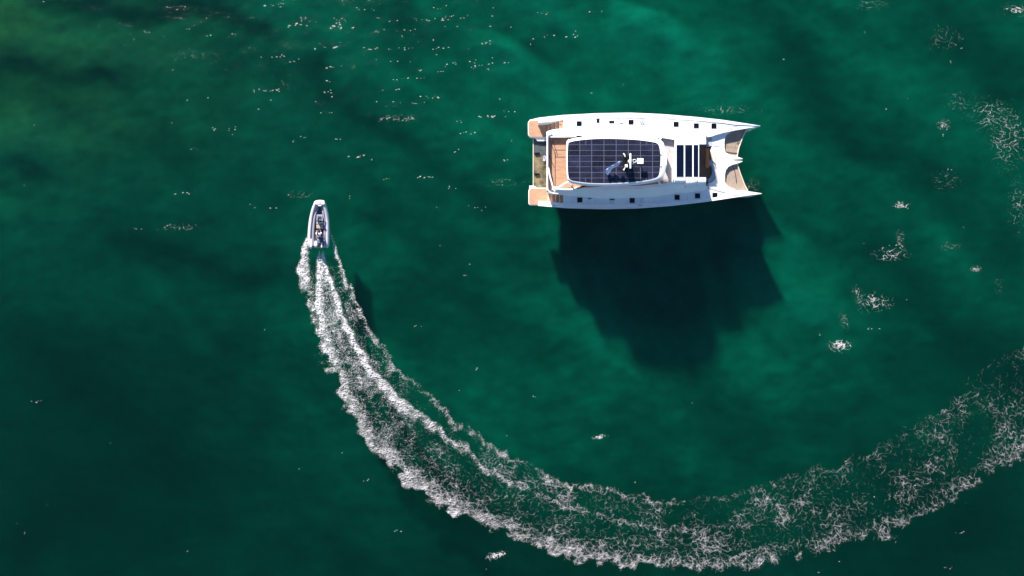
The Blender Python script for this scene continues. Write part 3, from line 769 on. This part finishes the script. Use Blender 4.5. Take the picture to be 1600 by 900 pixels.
# flag streaming from the mast
FO = W(970.8, 251.4, mz + .9)
fl = thing('ensign_flag', FO, 'narrow pale blue and white flag streaming to the left from the black roof mast', 'flag')
m = MB(); m.tube([W(973.5, 250, mz + .85), W(970.0, 251.6, mz + .9)], .02, 6); m.tube([W(970.4, 251.6, mz + .4), W(970.0, 251.2, mz + 1.45)], .018, 6); m.build('flag_staff', steel, fl)
A = Vector(W(970.0, 251.4, mz + 1.0)); B = Vector(W(947.4, 268.6, mz + .55)); d = (B - A); n2 = Vector((-d.y, d.x, 0)).normalized()
N, K = 26, 9
v = []; f = []
for i in range(N):
    t = i / (N - 1)
    wdt = .10 + .20 * t + .04 * math.sin(t * 9)
    for k in range(K):
        s_ = k / (K - 1) - .5
        q = A + d * t + n2 * (s_ * wdt * 1.5 + .05 * math.sin(t * 8)) + Vector((0, 0, -.55 * (s_ + .5) * (.6 + .4 * t) + .09 * math.sin(t * 17 + s_ * 5)))
        v.append(q - Vector(FO))
for i in range(N - 1):
    for k in range(K - 1):
        f.append((i * K + k, i * K + k + 1, (i + 1) * K + k + 1, (i + 1) * K + k))
me = bpy.data.meshes.new('cloth'); me.from_pydata([tuple(q) for q in v], [], f); me.shade_smooth()
fm = mat('pale_blue_cloth', (.42, .50, .85), .8, .1, 3); fw = mat('white_cloth', (.78, .79, .82), .8, .05)
me.materials.append(fm); me.materials.append(fw)
for i, pg in enumerate(me.polygons):
    k = i % (K - 1)
    pg.material_index = 1 if k in (5, 6, 7) or (k in (2,)) else 0
ob = bpy.data.objects.new('cloth', me); COL.objects.link(ob); ob.parent = fl
sd = ob.modifiers.new('solid', 'SOLIDIFY'); sd.thickness = .004

# bundle on the lift platform
TO = W(850.5, 248.2, .14)
m = MB()
rnd = random.Random(4)
for k in range(5):
    pts = []
    a0 = rnd.uniform(0, 6.28)
    for j in range(6):
        pts.append((TO[0] + .15 * math.cos(a0 + j * .9) * (1 - j * .08), TO[1] + .26 * math.sin(a0 + j * .8 + k), TO[2] + .06 + .03 * k + .03 * rnd.random()))
    m.tube(pts, [.02, .045, .04, .05, .03, .02], 6)
tw = m.build('towel_bundle', mat('white_violet_cloth', (.38, .36, .50), .9, .4, 8), None, org=TO)
tag(tw, 'small crumpled white and violet bundle lying on the wet platform between the sterns', 'towel')

# ================================================================== TENDER
B0 = W(498, 352, 0)
rib = thing('tender_boat', B0, 'small grey and white inflatable speedboat with one person aboard, cutting a curved foamy wake', 'inflatable boat')
TZ = .58; TR = .235
tubem = mat('pale_grey_tube_fabric', (.44, .45, .50), .5, .05, 2)
tubew = mat('white_bow_fabric', (.62, .61, .60), .5, .04, 2)
inner = mat('grey_lilac_liner', (.22, .21, .27), .7, .06, 3)
navy = mat('navy_deck_mat', (.085, .10, .16), .7, .25, 3)
tan = mat('tan_upholstery', (.34, .28, .23), .7, .12, 5)
skin = mat('skin', (.55, .34, .26), .6, .05, 5)
hair = mat('dark_hair', (.02, .014, .01), .7, .3, 20)
shirt = mat('white_shirt', (.78, .72, .74), .8, .06, 6)
trouser = mat('navy_trousers', (.03, .035, .07), .8, .2, 6)
left = [(485.6, 389), (484.2, 372), (485.2, 355), (487.0, 341), (490.4, 327), (494.2, 317.4)]
right = [(511.2, 387.5), (511.2, 370), (511.3, 355), (510.6, 341), (508.4, 328), (505.0, 317.4)]
bowl = [(493.6, 319.4), (494.6, 317.2), (496.6, 316.5), (499.6, 316.3), (502.6, 316.5), (504.6, 317.2), (505.6, 319.4)]
up = lambda y: TZ + .35 * max(0, (345 - y) / 30) ** 1.5
m = MB(); pts = [W(x, y, up(y)) for x, y in catmull(left, 5)]; m.tube(pts, [.06, .16, .23] + [TR] * (len(pts) - 3), 14)
t1 = m.build('side_tube', tubem, rib, smooth_ang=80); t1['label'] = 'sunlit side tube on the left of the boat'
m = MB(); pts = [W(x, y, up(y)) for x, y in catmull(right, 5)]; m.tube(pts, [.06, .16, .23] + [TR] * (len(pts) - 3), 14)
t2 = m.build('side_tube', tubem, rib, smooth_ang=80)
m = MB(); pts = [W(x, y, up(y) + .01) for x, y in catmull(bowl, 5)]; m.tube(pts, TR + .01, 14); m.build('bow_tube', tubew, rib, smooth_ang=80)
m = MB(); m.slab([(493, 313.2), (491.3, 319), (494, 320), (505.2, 320), (508, 319), (506.4, 313.2)], up(316) + TR + .01, up(316)); m.build('bow_step', tubew, rib, bevel=.05)
m = MB(); m.slab([(499.5, 313.6), (499.5, 318.6), (500, 318.6), (500, 313.6)], up(316) + TR + .06, up(316) + TR); m.build('bow_cleat', rubber, rib)
for side_, tb in ((left, t1), (right, t2)):
    m = MB(); dx = 1.9 if side_ is left else -1.9
    m.tube([(a, b, c + TR * .86) for a, b, c in [W(x + dx, y + (2 if y < 320 else 0), up(y)) for x, y in catmull(side_, 4)[1:]]], .035, 6); m.build('grab_line', rubber, tb)
# hull and liner
hl = [(487, 386), (486.6, 370), (487.6, 355), (489.4, 341), (492.6, 328), (496, 320), (499.6, 317), (503.2, 320), (506.2, 328), (508.2, 341), (508.8, 355), (508.8, 370), (508.8, 386)]
m = MB(); top = [W(x, y, .45) for x, y in hl]; bot = [(W(498 + (x - 498) * .45, y, 0)[0], W(x, y + 1, 0)[1], -.18) for x, y in hl]; m.prism(top, bot); m.build('hull', gel, rib)
fl_ = [(490.5, 384), (490.5, 355), (492, 342), (495, 328), (497.5, 322), (501.5, 322), (504.2, 328), (506, 342), (506.6, 355), (506.6, 384)]
m = MB(); m.slab(fl_, .50, .452); m.build('deck', navy, rib)
for sgn, ln in ((1, [(489.6, 384), (489.6, 368), (490.2, 355), (491.8, 341), (494.6, 329), (497, 321.5)]), (-1, [(507.6, 384), (507.6, 368), (507.6, 355), (506.6, 341), (504.6, 329), (502.4, 321.5)])):
    m = MB(); m.tube([W(x, y, .72) for x, y in catmull(ln, 4)], .13, 10); m.build('liner', inner, rib, smooth_ang=80)
# console, windshield, seats
m = MB(); m.slab([(495.8, 336), (495.2, 346), (503.8, 346), (503.2, 336)], 1.05, .5); con = m.build('console', navy, rib, bevel=.06)
m = MB(); m.tube([W(495.2, 345, 1.1), W(495.6, 336, 1.2), W(503.2, 336, 1.2), W(503.8, 345, 1.1)], .035, 6); m.build('console_rail', gel, con)
c = W(499.5, 345.4, 1.1)
m = MB(); m.box((c[0], c[1], 1.2), (.52, .04, .28)); m.build('windscreen', sky_glass, con)
m = MB(); m.slab([(494.2, 346.4), (494.2, 350.4), (504.6, 350.4), (504.6, 346.4)], .98, .5); m.build('dashboard', mat('grey_green_dash', (.30, .32, .30), .5), rib, bevel=.04)
m = MB(); m.slab([(494.2, 350.8), (494.2, 357.4), (504.6, 357.4), (504.6, 350.8)], .95, .5); m.build('seat_cushion', tan, rib, bevel=.06)
m = MB(); m.slab([(489.8, 359), (489.8, 374), (495, 374), (495, 359)], .62, .5); m.build('side_locker', tan, rib, bevel=.04)
m = MB(); m.slab([(495.2, 363.5), (495.2, 371.5), (504.2, 371.5), (504.2, 363.5)], .85, .5); m.build('helm_seat', inner, rib, bevel=.05)
m = MB(); m.slab([(486.2, 373), (486.2, 387), (504.2, 387.4), (504.2, 373)], .56, .2); m.build('stern_platform', tan, rib, bevel=.03)
m = MB(); m.tube([W(486.4, 373, .8), W(486.2, 386, .8)], .08, 8); m.build('stern_rail', gel, rib)
m = MB(); m.tube([W(502.8, 379, .8), W(502.6, 386.5, .8)], .08, 8); m.build('stern_rail', gel, rib)
m = MB(); m.slab([(488.5, 374.5), (488.5, 380.5), (493.5, 380.5), (493.5, 374.5)], .75, .5); m.build('stern_locker', navy, rib, bevel=.04)
m = MB(); m.slab([(495.4, 374.2), (495, 380.5), (501, 380.5), (500.8, 374.2)], .98, .55); m.build('stern_bench', navy, rib, bevel=.05)
# outboard motor
m = MB(); secs = []
for z, s_ in ((.5, .7), (.75, 1), (1.0, .95), (1.12, .6)):
    c = W(493.6, 381.6, z); secs.append([(c[0] + .19 * s_ * math.cos(a), c[1] + .34 * s_ * math.sin(a), z) for a in [2 * math.pi * k / 14 for k in range(14)]])
m.loft(secs); eng = m.build('outboard_motor', gel, rib, smooth_ang=60)
c = W(493.6, 385, .2); m = MB(); m.box((c[0], c[1], .1), (.1, .22, .9)); m.build('motor_leg', rubber, eng, bevel=.02)

# person at the helm: seated, leaning to the wheel, seen from above
PO = W(499.6, 367.5, .86)
per = thing('person', PO, 'person in a white top and dark trousers sitting in the small inflatable boat', 'person')
J = {'pelvis': (0, -.02, .10), 'spine': (0, .02, .30), 'chest': (0, .05, .50), 'neck': (0, .08, .62),
     'shL': (-.19, .06, .54), 'elL': (-.26, .22, .33), 'wrL': (-.17, .42, .34), 'haL': (-.15, .48, .35),
     'shR': (.19, .06, .54), 'elR': (.26, .22, .33), 'wrR': (.17, .42, .34), 'haR': (.15, .48, .35),
     'hiL': (-.10, 0, .08), 'knL': (-.14, .42, .10), 'anL': (-.13, .46, -.32), 'toL': (-.14, .60, -.36),
     'hiR': (.10, 0, .08), 'knR': (.14, .42, .10), 'anR': (.13, .46, -.32), 'toR': (.14, .60, -.36)}
def skinned(name, chain, rad, m_, root):
    names = sorted({a for e in chain for a in e}); idx = {n: i for i, n in enumerate(names)}
    me = bpy.data.meshes.new(name); me.from_pydata([J[n] for n in names], [(idx[a], idx[b]) for a, b in chain], [])
    o = bpy.data.objects.new(name, me); COL.objects.link(o); o.parent = per
    sm = o.modifiers.new('skin', 'SKIN'); 
    for n in names:
        me.skin_vertices[0].data[idx[n]].radius = rad[n]; me.skin_vertices[0].data[idx[n]].use_root = (n == root)
    s2 = o.modifiers.new('sub', 'SUBSURF'); s2.levels = 1; s2.render_levels = 1
    me.materials.append(m_); return o
def ensure_skin(me):
    pass
rads = {'pelvis': (.15, .12), 'spine': (.14, .10), 'chest': (.16, .11), 'neck': (.055, .055), 'shL': (.07, .07), 'shR': (.07, .07), 'elL': (.05, .05), 'elR': (.05, .05), 'wrL': (.035, .035), 'wrR': (.035, .035), 'haL': (.03, .045), 'haR': (.03, .045),
        'hiL': (.10, .10), 'hiR': (.10, .10), 'knL': (.07, .07), 'knR': (.07, .07), 'anL': (.05, .05), 'anR': (.05, .05), 'toL': (.045, .03), 'toR': (.045, .03)}
def limb(m, names, sc=1.0):
    pts = [Vector(J[n]) + Vector(PO) for n in names]; m.tube(pts, [rads[n][0] * sc for n in names], 10)
# one continuous body through a remesh of its overlapping limbs
m = MB()
def ell(m, c, r, seg=12, rings=8):
    secs = []
    for k in range(rings + 1):
        a = math.pi * k / rings - math.pi / 2; s_ = max(.02, math.cos(a))
        secs.append([(c[0] + r[0] * s_ * math.cos(b), c[1] + r[1] * s_ * math.sin(b), c[2] + r[2] * math.sin(a)) for b in [2 * math.pi * j / seg for j in range(seg)]])
    m.loft(secs)
pv = lambda n: tuple(Vector(J[n]) + Vector(PO))
def body(names_sets, ells):
    m = MB()
    for ns in names_sets: limb(m, ns)
    for c, r in ells: ell(m, tuple(Vector(c) + Vector(PO)), r)
    return m
m = body([['neck', 'chest', 'spine', 'pelvis'], ['shL', 'elL', 'wrL', 'haL'], ['shR', 'elR', 'wrR', 'haR'], ['hiL', 'knL', 'anL', 'toL'], ['hiR', 'knR', 'anR', 'toR']], [((0, .10, .76), (.085, .10, .12)), ((0, .055, .54), (.2, .1, .08))])
bd = m.build('body', skin, per, smooth_ang=80); rm = bd.modifiers.new('remesh', 'REMESH'); rm.mode = 'VOXEL'; rm.voxel_size = .025; rm.use_smooth_shade = True
m = MB()
for ns, k in ((['chest', 'spine', 'pelvis'], 1.08), (['shL', 'elL'], 1.2), (['shR', 'elR'], 1.2)): limb(m, ns, k)
ell(m, (PO[0], PO[1] + .055, PO[2] + .54), (.22, .12, .10))
sh = m.build('shirt', shirt, per, smooth_ang=80); rm = sh.modifiers.new('remesh', 'REMESH'); rm.mode = 'VOXEL'; rm.voxel_size = .03; rm.use_smooth_shade = True
m = MB()
for ns, k in ((['hiL', 'knL', 'anL'], 1.15), (['hiR', 'knR', 'anR'], 1.15)): limb(m, ns, k)
ell(m, (PO[0], PO[1] - .02, PO[2] + .08), (.19, .15, .11))
tr_ = m.build('trousers', trouser, per, smooth_ang=80); rm = tr_.modifiers.new('remesh', 'REMESH'); rm.mode = 'VOXEL'; rm.voxel_size = .03; rm.use_smooth_shade = True
m = MB(); ell(m, (PO[0], PO[1] + .085, PO[2] + .80), (.098, .112, .105)); m.build('hair', hair, per, smooth_ang=80)
m = MB(); c = W(499.5, 359.8, 1.15)
m.tube([(c[0] + .17 * math.cos(a), c[1], c[2] + .17 * math.sin(a)) for a in [2 * math.pi * k / 16 for k in range(17)]], .02, 6); m.tube([(c[0], c[1] + .25, 1.0), (c[0], c[1], c[2])], .03, 6); m.build('steering_wheel', rubber, rib)

# ================================================================== FOAM
fmat = bpy.data.materials.new('sea_foam_and_glint'); fmat.use_nodes = True; nt = fmat.node_tree; p = nt.nodes['Principled BSDF']
fc = nt.nodes.new('ShaderNodeAttribute'); fc.attribute_name = 'fresh'
fmx = nt.nodes.new('ShaderNodeMix'); fmx.data_type = 'RGBA'; fmx.inputs[6].default_value = (.25, .235, .238, 1); fmx.inputs[7].default_value = (.56, .545, .545, 1)
nt.links.new(fc.outputs['Fac'], fmx.inputs[0]); nt.links.new(fmx.outputs[2], p.inputs['Base Color'])
p.inputs['Roughness'].default_value = .8
at = nt.nodes.new('ShaderNodeAttribute'); at.attribute_name = 'cover'
nt.links.new(at.outputs['Fac'], p.inputs['Alpha'])

def lace(x, y, sc=1.0, seed=0, ax=(1, 0), st=1.0, rg=1.0):
    """0..1 field whose low values are thin curling foam threads"""
    x = x * sc; y = y * sc
    wx = x + .42 * fbm(x * .9, y * .9, 3, seed + 1) + .10 * perlin(x * 4, y * 4, seed + 11)
    wy = y + .42 * fbm(x * .9 + 40, y * .9, 3, seed + 2) + .10 * perlin(x * 4, y * 4 + 9, seed + 12)
    u = (wx * ax[0] + wy * ax[1]) * st; v = -wx * ax[1] + wy * ax[0]
    a = np.abs(perlin(u * 1.1, v * 1.1, seed + 3)); b = np.abs(perlin(u * 2.3, v * 2.3, seed + 4)); c = np.abs(perlin(u * 5.1, v * 5.1, seed + 5))
    d = perlin(u * 11, v * 11, seed + 6)
    L = np.minimum(np.minimum(a + .10 * c * rg, .045 + b * .9 + .08 * c * rg), .11 + c * .8)
    return np.clip(L + .045 * d * rg, 0, 1)

def foam_from_grid(name, PX, PY, cov, hgt, seed=0):
    """PX, PY metres on a curvilinear grid; keep only the cells that carry foam"""
    keepv = cov > .05
    kc = keepv[:-1, :-1] | keepv[1:, :-1] | keepv[:-1, 1:] | keepv[1:, 1:]
    idx = np.arange(PX.size).reshape(PX.shape)
    q = np.stack([idx[:-1, :-1], idx[1:, :-1], idx[1:, 1:], idx[:-1, 1:]], -1)[kc]
    used = np.unique(q); remap = -np.ones(PX.size, dtype=np.int64); remap[used] = np.arange(len(used))
    x = PX.ravel()[used]; y = PY.ravel()[used]; c = cov.ravel()[used]
    z = sea_z(x, y) + .03 + hgt.ravel()[used] * c
    return np.stack([x, y, z], -1), remap[q], c

ST = [((481, 352), (515, 338)), ((470, 380), (523, 375)), ((462, 408), (531, 402)), ((462, 432), (541, 428)), ((470, 465), (553, 460)), ((482, 505), (570, 497)), ((497, 548), (592, 532)), ((516, 596), (620, 568)),
      ((536, 645), (650, 598)), ((570, 697), (684, 630)), ((618, 740), (722, 663)), ((660, 776), (766, 693)), ((720, 810), (820, 724)), ((790, 838), (882, 748)), ((868, 868), (950, 765)), ((950, 885), (1030, 780)),
      ((1040, 893), (1090, 785)), ((1130, 899), (1150, 768)), ((1212, 882), (1212, 750)), ((1300, 862), (1285, 732)), ((1375, 846), (1352, 710)), ((1450, 812), (1415, 672)), ((1530, 764), (1475, 632)), ((1606, 715), (1530, 588)), ((1690, 660), (1600, 535)), ((1780, 590), (1690, 480))]
oo = catmull([s[0] for s in ST], 20); ii = catmull([s[1] for s in ST], 20)
NS, NT = 3000, 300
us = np.linspace(0, len(ST) - 1, len(oo))
# even spacing along the centreline
mid_ = (np.array(oo) + np.array(ii)) / 2
arc = np.concatenate([[0], np.cumsum(np.hypot(*np.diff(mid_, axis=0).T))])
sa = np.linspace(0, arc[-1], NS)
U = np.interp(sa, arc, us)
O = np.stack([np.interp(U, us, np.array(oo)[:, k]) for k in (0, 1)], -1); I = np.stack([np.interp(U, us, np.array(ii)[:, k]) for k in (0, 1)], -1)
T = np.linspace(-.22, 1.18, NT)
GX = O[:, None, 0] * (1 - T[None]) + I[:, None, 0] * T[None]; GY = O[:, None, 1] * (1 - T[None]) + I[:, None, 1] * T[None]
MX = (GX - 800) / 15; MY = (450 - GY) / 15
UU = np.repeat(U[:, None], NT, 1); TT = np.repeat(T[None], NS, 0)
n_big = fbm(MX * .28, MY * .28, 3, 81); n_mid = fbm(MX * .8, MY * .8, 3, 85)
lobes = np.abs(perlin(MX * .33, MY * .33, 87)) + .6 * np.abs(perlin(MX * .75, MY * .75, 88))
tt = TT - .025 + .10 * n_big * smooth(1, 6, UU) + .05 * n_mid + (lobes - .35) * .16 * smooth(.5, .0, TT) * smooth(1, 4, UU) - (lobes - .35) * .10 * smooth(.5, 1, TT) * smooth(1, 4, UU)
def band(c, w, a):
    cu = np.interp(UU, *c); wu = np.interp(UU, *w); au = np.interp(UU, *a)
    return au * np.exp(-((tt - cu) / wu) ** 2)
def onesided(c, wl, wr, a):
    cu = np.interp(UU, *c); l = np.interp(UU, *wl); r = np.interp(UU, *wr); au = np.interp(UU, *a)
    d = tt - cu
    return au * np.exp(-np.where(d < 0, d / l, d / r) ** 2)
Fm = np.zeros_like(TT)
# outer spray edge: sharp outside, ragged inside
Fm = np.maximum(Fm, onesided(([0, 2, 4, 8, 12, 16, 25], [.13, .14, .12, .08, .07, .08, .1]), ([0, 3, 6, 10, 25], [.09, .09, .08, .07, .06]), ([0, 3, 6, 10, 14, 25], [.10, .18, .24, .28, .24, .18]),
                   ([0, .5, 1.0, 2.5, 4, 7, 9, 11, 14, 17, 19, 21, 23, 25], [0, .4, .98, 1.0, .66, .60, .68, .70, .60, .58, .46, .38, .32, .25])))
# inner spray edge
Fm = np.maximum(Fm, onesided(([0, 3, 25], [.92, .94, .94]), ([0, 2, 6, 10, 25], [.05, .10, .10, .09, .09]), ([0, 3, 25], [.05, .06, .05]),
                   ([0, .6, 1.2, 2.2, 4, 6, 8, 10, 13, 16, 20, 25], [.1, .5, .76, .72, .68, .62, .56, .60, .55, .47, .38, .28])))
# two ridges of propeller wash
cA = ([0, 1.2, 2, 3, 4, 5, 6, 7, 8, 10], [.52, .54, .50, .44, .31, .20, .13, .10, .08, .08])
cB = ([0, 1.2, 2, 3, 4, 5, 6, 7, 8, 9, 10, 11, 12, 14, 18, 25], [.60, .62, .63, .65, .63, .61, .61, .63, .66, .69, .72, .72, .70, .62, .55, .5])
Fm = np.maximum(Fm, onesided(cA, ([0, 2, 8], [.03, .05, .08]), ([0, 2, 8], [.04, .08, .22]), ([0, 1.15, 1.3, 1.9, 5, 8, 10], [0, 0, .3, 1.0, .98, .85, .5])))
Bm = onesided(cB, ([0, 2, 5, 9, 12, 25], [.04, .08, .12, .13, .12, .1]), ([0, 2, 6, 10, 14, 25], [.03, .035, .05, .05, .07, .08]), ([0, 1.15, 1.3, 1.9, 6, 9, 10.5, 12, 16, 20, 25], [0, 0, .3, 1.0, .98, .92, .72, .55, .45, .3, .1]))
Fm = np.maximum(Fm, Bm)
# fill
inside = smooth(.02, .12, tt) * smooth(.98, .9, tt)
ab = smooth(np.interp(UU, *cA) - .03, np.interp(UU, *cA) + .03, tt) * smooth(np.interp(UU, *cB) + .02, np.interp(UU, *cB) - .04, tt)
fill = np.interp(UU, [0, 1.6, 2.2, 4, 6, 9, 11, 14, 17, 21, 25], [0, .5, .74, .62, .55, .48, .40, .34, .31, .27, .23])
Fm = np.maximum(Fm, ab * fill)
low_ = np.interp(UU, [0, 1, 2, 4, 6, 9, 12, 16, 20, 25], [0, .10, .18, .45, .42, .34, .35, .33, .31, .27])
Fm = np.maximum(Fm, inside * low_ * (1 + .5 * n_big))
Fm = Fm * np.clip(1 + .45 * n_big * smooth(2, 7, UU) + .35 * n_mid, .2, 1.7)
Fm = Fm * smooth(1.08, .98, tt) * smooth(-.14, -.02, tt)
# coarse lace far down the wake, finer churn near the boat
sc = np.interp(U, [0, 3, 8, 14, 25], [2.0, 1.6, 1.1, .82, .8])[:, None]
La = lace(MX, MY, 2.5, 90); Lb = lace(MX, MY, 1.15, 120, (.8, .6), 1.25, .45)
Lc = lace(MX, MY, .7, 130, (.5, .86), 1.3, .45)
brk = fbm(MX * 1.3, MY * 1.3, 3, 134)
Lb = np.minimum(Lb + .05 * smooth(-.05, .25, brk), Lc + .05 * smooth(.05, -.2, brk) + .015) + .025 * np.abs(perlin(MX * 7, MY * 7, 136))
La = La + .07 * smooth(0, .4, brk) + .03 * np.abs(perlin(MX * 9, MY * 9, 137))
wmix = smooth(6, 13, UU)
L = La * (1 - wmix) + Lb * wmix
thr = .36 * np.clip(Fm, 0, 1.3) ** 1.24 - .004
cov = smooth(0, .085, thr - L) * np.clip(.36 + .70 * Fm, 0, 1) * (.85 + .5 * fbm(MX * 1.6, MY * 1.6, 2, 160))
cov = np.maximum(cov, .26 * smooth(.35, 1.0, Fm) * np.clip(.7 + 1.2 * fbm(MX * 3, MY * 3, 2, 161), 0, 1.4))
# mist along the crest of the second ridge
mist = .5 * np.exp(-((tt - np.interp(UU, *cB) - .005) / np.interp(UU, [0, 4, 10], [.03, .035, .03])) ** 2) * smooth(1.4, 2.0, UU) * smooth(11, 7, UU)
mistA = .6 * np.exp(-((tt - np.interp(UU, *cA)) / .04) ** 2) * smooth(1.4, 2.0, UU) * smooth(7, 4, UU)
cov = np.clip(np.maximum(cov, np.maximum(mist, mistA) * (.75 + .5 * fbm(MX * 2.2, MY * 2.2, 3, 140))), 0, 1)
hgt = .10 * np.clip(Fm, 0, 1) * (fbm(MX * 2.4, MY * 2.4, 3, 150) + .6) + .05 * perlin(MX * 6, MY * 6, 155)
hgt = np.clip(hgt, -.01, .3)
fresh = np.clip(.9 * smooth(12, 1.5, UU) + .35 * (Fm - .4), 0, 1)
co, q, c = foam_from_grid('wake', MX, MY, cov, hgt)
_k = (cov[:-1, :-1] > .05) | (cov[1:, :-1] > .05) | (cov[:-1, 1:] > .05) | (cov[1:, 1:] > .05)
_i = np.arange(cov.size).reshape(cov.shape)
_u = np.unique(np.stack([_i[:-1, :-1], _i[1:, :-1], _i[1:, 1:], _i[:-1, 1:]], -1)[_k])
me = np_mesh('wake_foam', co, q, {'cover': c, 'fresh': fresh.ravel()[_u]}); me.materials.append(fmat)
wk = bpy.data.objects.new('wake_foam', me); COL.objects.link(wk)
tag(wk, 'long curved wake of white foam sweeping from the inflatable boat to the right edge', 'foam', kind='stuff')
print('wake quads', len(q))

# scattered whitecaps, sun glints laid on as pale flecks and drifting lace
V = []; Q = []; Cc = []; base = 0
rs = np.random.RandomState(11)
patches = [(1311, 540, 20, 11, .66, 3.2), (1366, 472, 34, 18, .40, 2.2), (1340, 462, 10, 22, .36, 1.6), (1392, 398, 34, 12, .40, 2.2), (1407, 378, 10, 22, .36, 2.2), (1410, 321, 18, 9, .38, 2.6), (1318, 500, 10, 20, .34, 1.6),
           (1548, 180, 42, 34, .30, 1.3), (1575, 215, 36, 60, .34, 1.3), (1500, 160, 30, 26, .24, 1.5), (1590, 320, 24, 60, .24, 1.4), (1475, 60, 36, 24, .26, 1.6), (1585, 15, 30, 12, .36, 1.6), (1475, 196, 14, 12, .42, 2), (1480, 280, 34, 26, .22, 1.6),
           (1485, 385, 24, 10, .28, 1.8), (1525, 420, 12, 6, .42, 2), (1560, 445, 14, 30, .2, 1.6), (775, 868, 17, 7, .7, 2), (936, 683, 14, 4, .6, 2.4), (1360, 8, 40, 14, .26, 1.8), (785, 285, 50, 10, .24, 2.2),
           (620, 185, 46, 9, .30, 2.2), (1140, 172, 60, 12, .24, 1.5), (1175, 290, 16, 20, .30, 2.0), (470, 305, 40, 12, .2, 2.2), (280, 356, 40, 8, .3, 2.2), (300, 88, 60, 14, .2, 2.2), (1598, 690, 40, 30, .34, 1.4)]
flecks = []
for k in range(195):
    # painted sun-glint flecks, thickest up-light in the upper middle
    if k < 115: x = rs.normal(600, 150); y = abs(rs.normal(0, 150)) + rs.uniform(0, 30)
    else: x = rs.uniform(0, 1600); y = rs.uniform(0, 900) ** 1.0
    if 820 < x < 1250 and 165 < y < 600: continue
    big = rs.rand() ** 3 * (1 if k < 115 else .35)
    flecks.append((x, y, big)); continue
    patches.append((x, y, 1.3 + 15 * big, .9 + 2.6 * big, (.38 + .4 * rs.rand()) * (1 if y < 330 else .6), 3.4))
for (cx, cy, rx, ry, a, s_) in patches:
    st_ = .5 if rx > 12 else .34
    xs = np.arange(-rx * 1.6, rx * 1.6 + st_, st_); ys = np.arange(-ry * 1.7, ry * 1.7 + st_, st_)
    if len(xs) < 3 or len(ys) < 3: continue
    PXm, PYm = np.meshgrid(xs, ys); ang = R(rs.uniform(-16, 8)) if rx < 20 else 0
    gx_ = cx + PXm * math.cos(ang) - PYm * math.sin(ang); gy_ = cy + PXm * math.sin(ang) + PYm * math.cos(ang)
    mx_, my_ = (gx_ - 800) / 15, (450 - gy_) / 15
    r2 = (PXm / rx) ** 2 + (PYm / ry) ** 2
    Fp = a * .95 * np.exp(-r2 * 1.3) * (1 + .5 * fbm(mx_ * .9, my_ * .9, 2, 170))
    Lp = lace(mx_ + cx * .37, my_ * 1.3, 1.25 if rx > 16 else 1.8, 180, (.8, .6), 1.2, .5) + .02 * np.abs(perlin(mx_ * 6, my_ * 6, 184))
    cv = smooth(0, .045, .36 * np.clip(Fp, 0, 1.3) ** 1.1 - .004 - Lp) * np.clip(.30 + a * .8, 0, 1)
    cv[0] = cv[-1] = 0; cv[:, 0] = cv[:, -1] = 0
    if cv.max() < .2: continue
    co, q, c = foam_from_grid('f', mx_, my_, cv, .02 + 0 * mx_)
    if len(q) == 0: continue
    V.append(co); Q.append(q + base); Cc.append(c); base += len(co)
# sun glints painted as short pale dashes lying along the crests, a few to each cluster
fv = []; fq_ = []; fcv = []
for (cx, cy, big) in flecks:
    n = 1 + int(rs.rand() * 2 + big * 8)
    for j in range(n):
        x = (cx - 800) / 15 + rs.normal(0, .12 + .55 * big) * (1.6 if n > 2 else .3); y = (450 - cy) / 15 + rs.normal(0, .05 + .10 * big)
        L_ = rs.uniform(.03, .08) * (1 + 1.8 * big * rs.rand()); wd = L_ * rs.uniform(.25, .5); an = rs.normal(.10, .30); bend = rs.normal(0, .35) * L_
        rows_ = []
        for t in (-1, -.5, 0, .5, 1):
            w_ = wd * (1 - t * t) ** .5 + .004
            px_, py_ = t * L_, bend * t * t
            rows_.append([(px_, py_ - w_), (px_, py_ + w_)])
        b0 = base + len(fv)
        for rw in rows_:
            for (qx, qy) in rw:
                X_ = x + qx * math.cos(an) - qy * math.sin(an); Y_ = y + qx * math.sin(an) + qy * math.cos(an)
                fv.append((X_, Y_, 0)); fcv.append(rs.uniform(.3, .75))
        for k in range(4): fq_.append((b0 + 2 * k, b0 + 2 * k + 2, b0 + 2 * k + 3, b0 + 2 * k + 1))
fv = np.array(fv); fv[:, 2] = sea_z(fv[:, 0], fv[:, 1]) + .04
V.append(fv); Q.append(np.array(fq_)); Cc.append(np.array(fcv))
me = np_mesh('foam_and_glints', np.concatenate(V), np.concatenate(Q), {'cover': np.concatenate(Cc), 'fresh': .35 + np.concatenate(Cc) * .6}); me.materials.append(fmat)
ff = bpy.data.objects.new('foam_and_glints', me); COL.objects.link(ff)
tag(ff, 'scattered foam patches, drifting lace and pale flecks painted as sun glints on the green water', 'foam', kind='stuff')
print('fleck quads', sum(len(q) for q in Q))
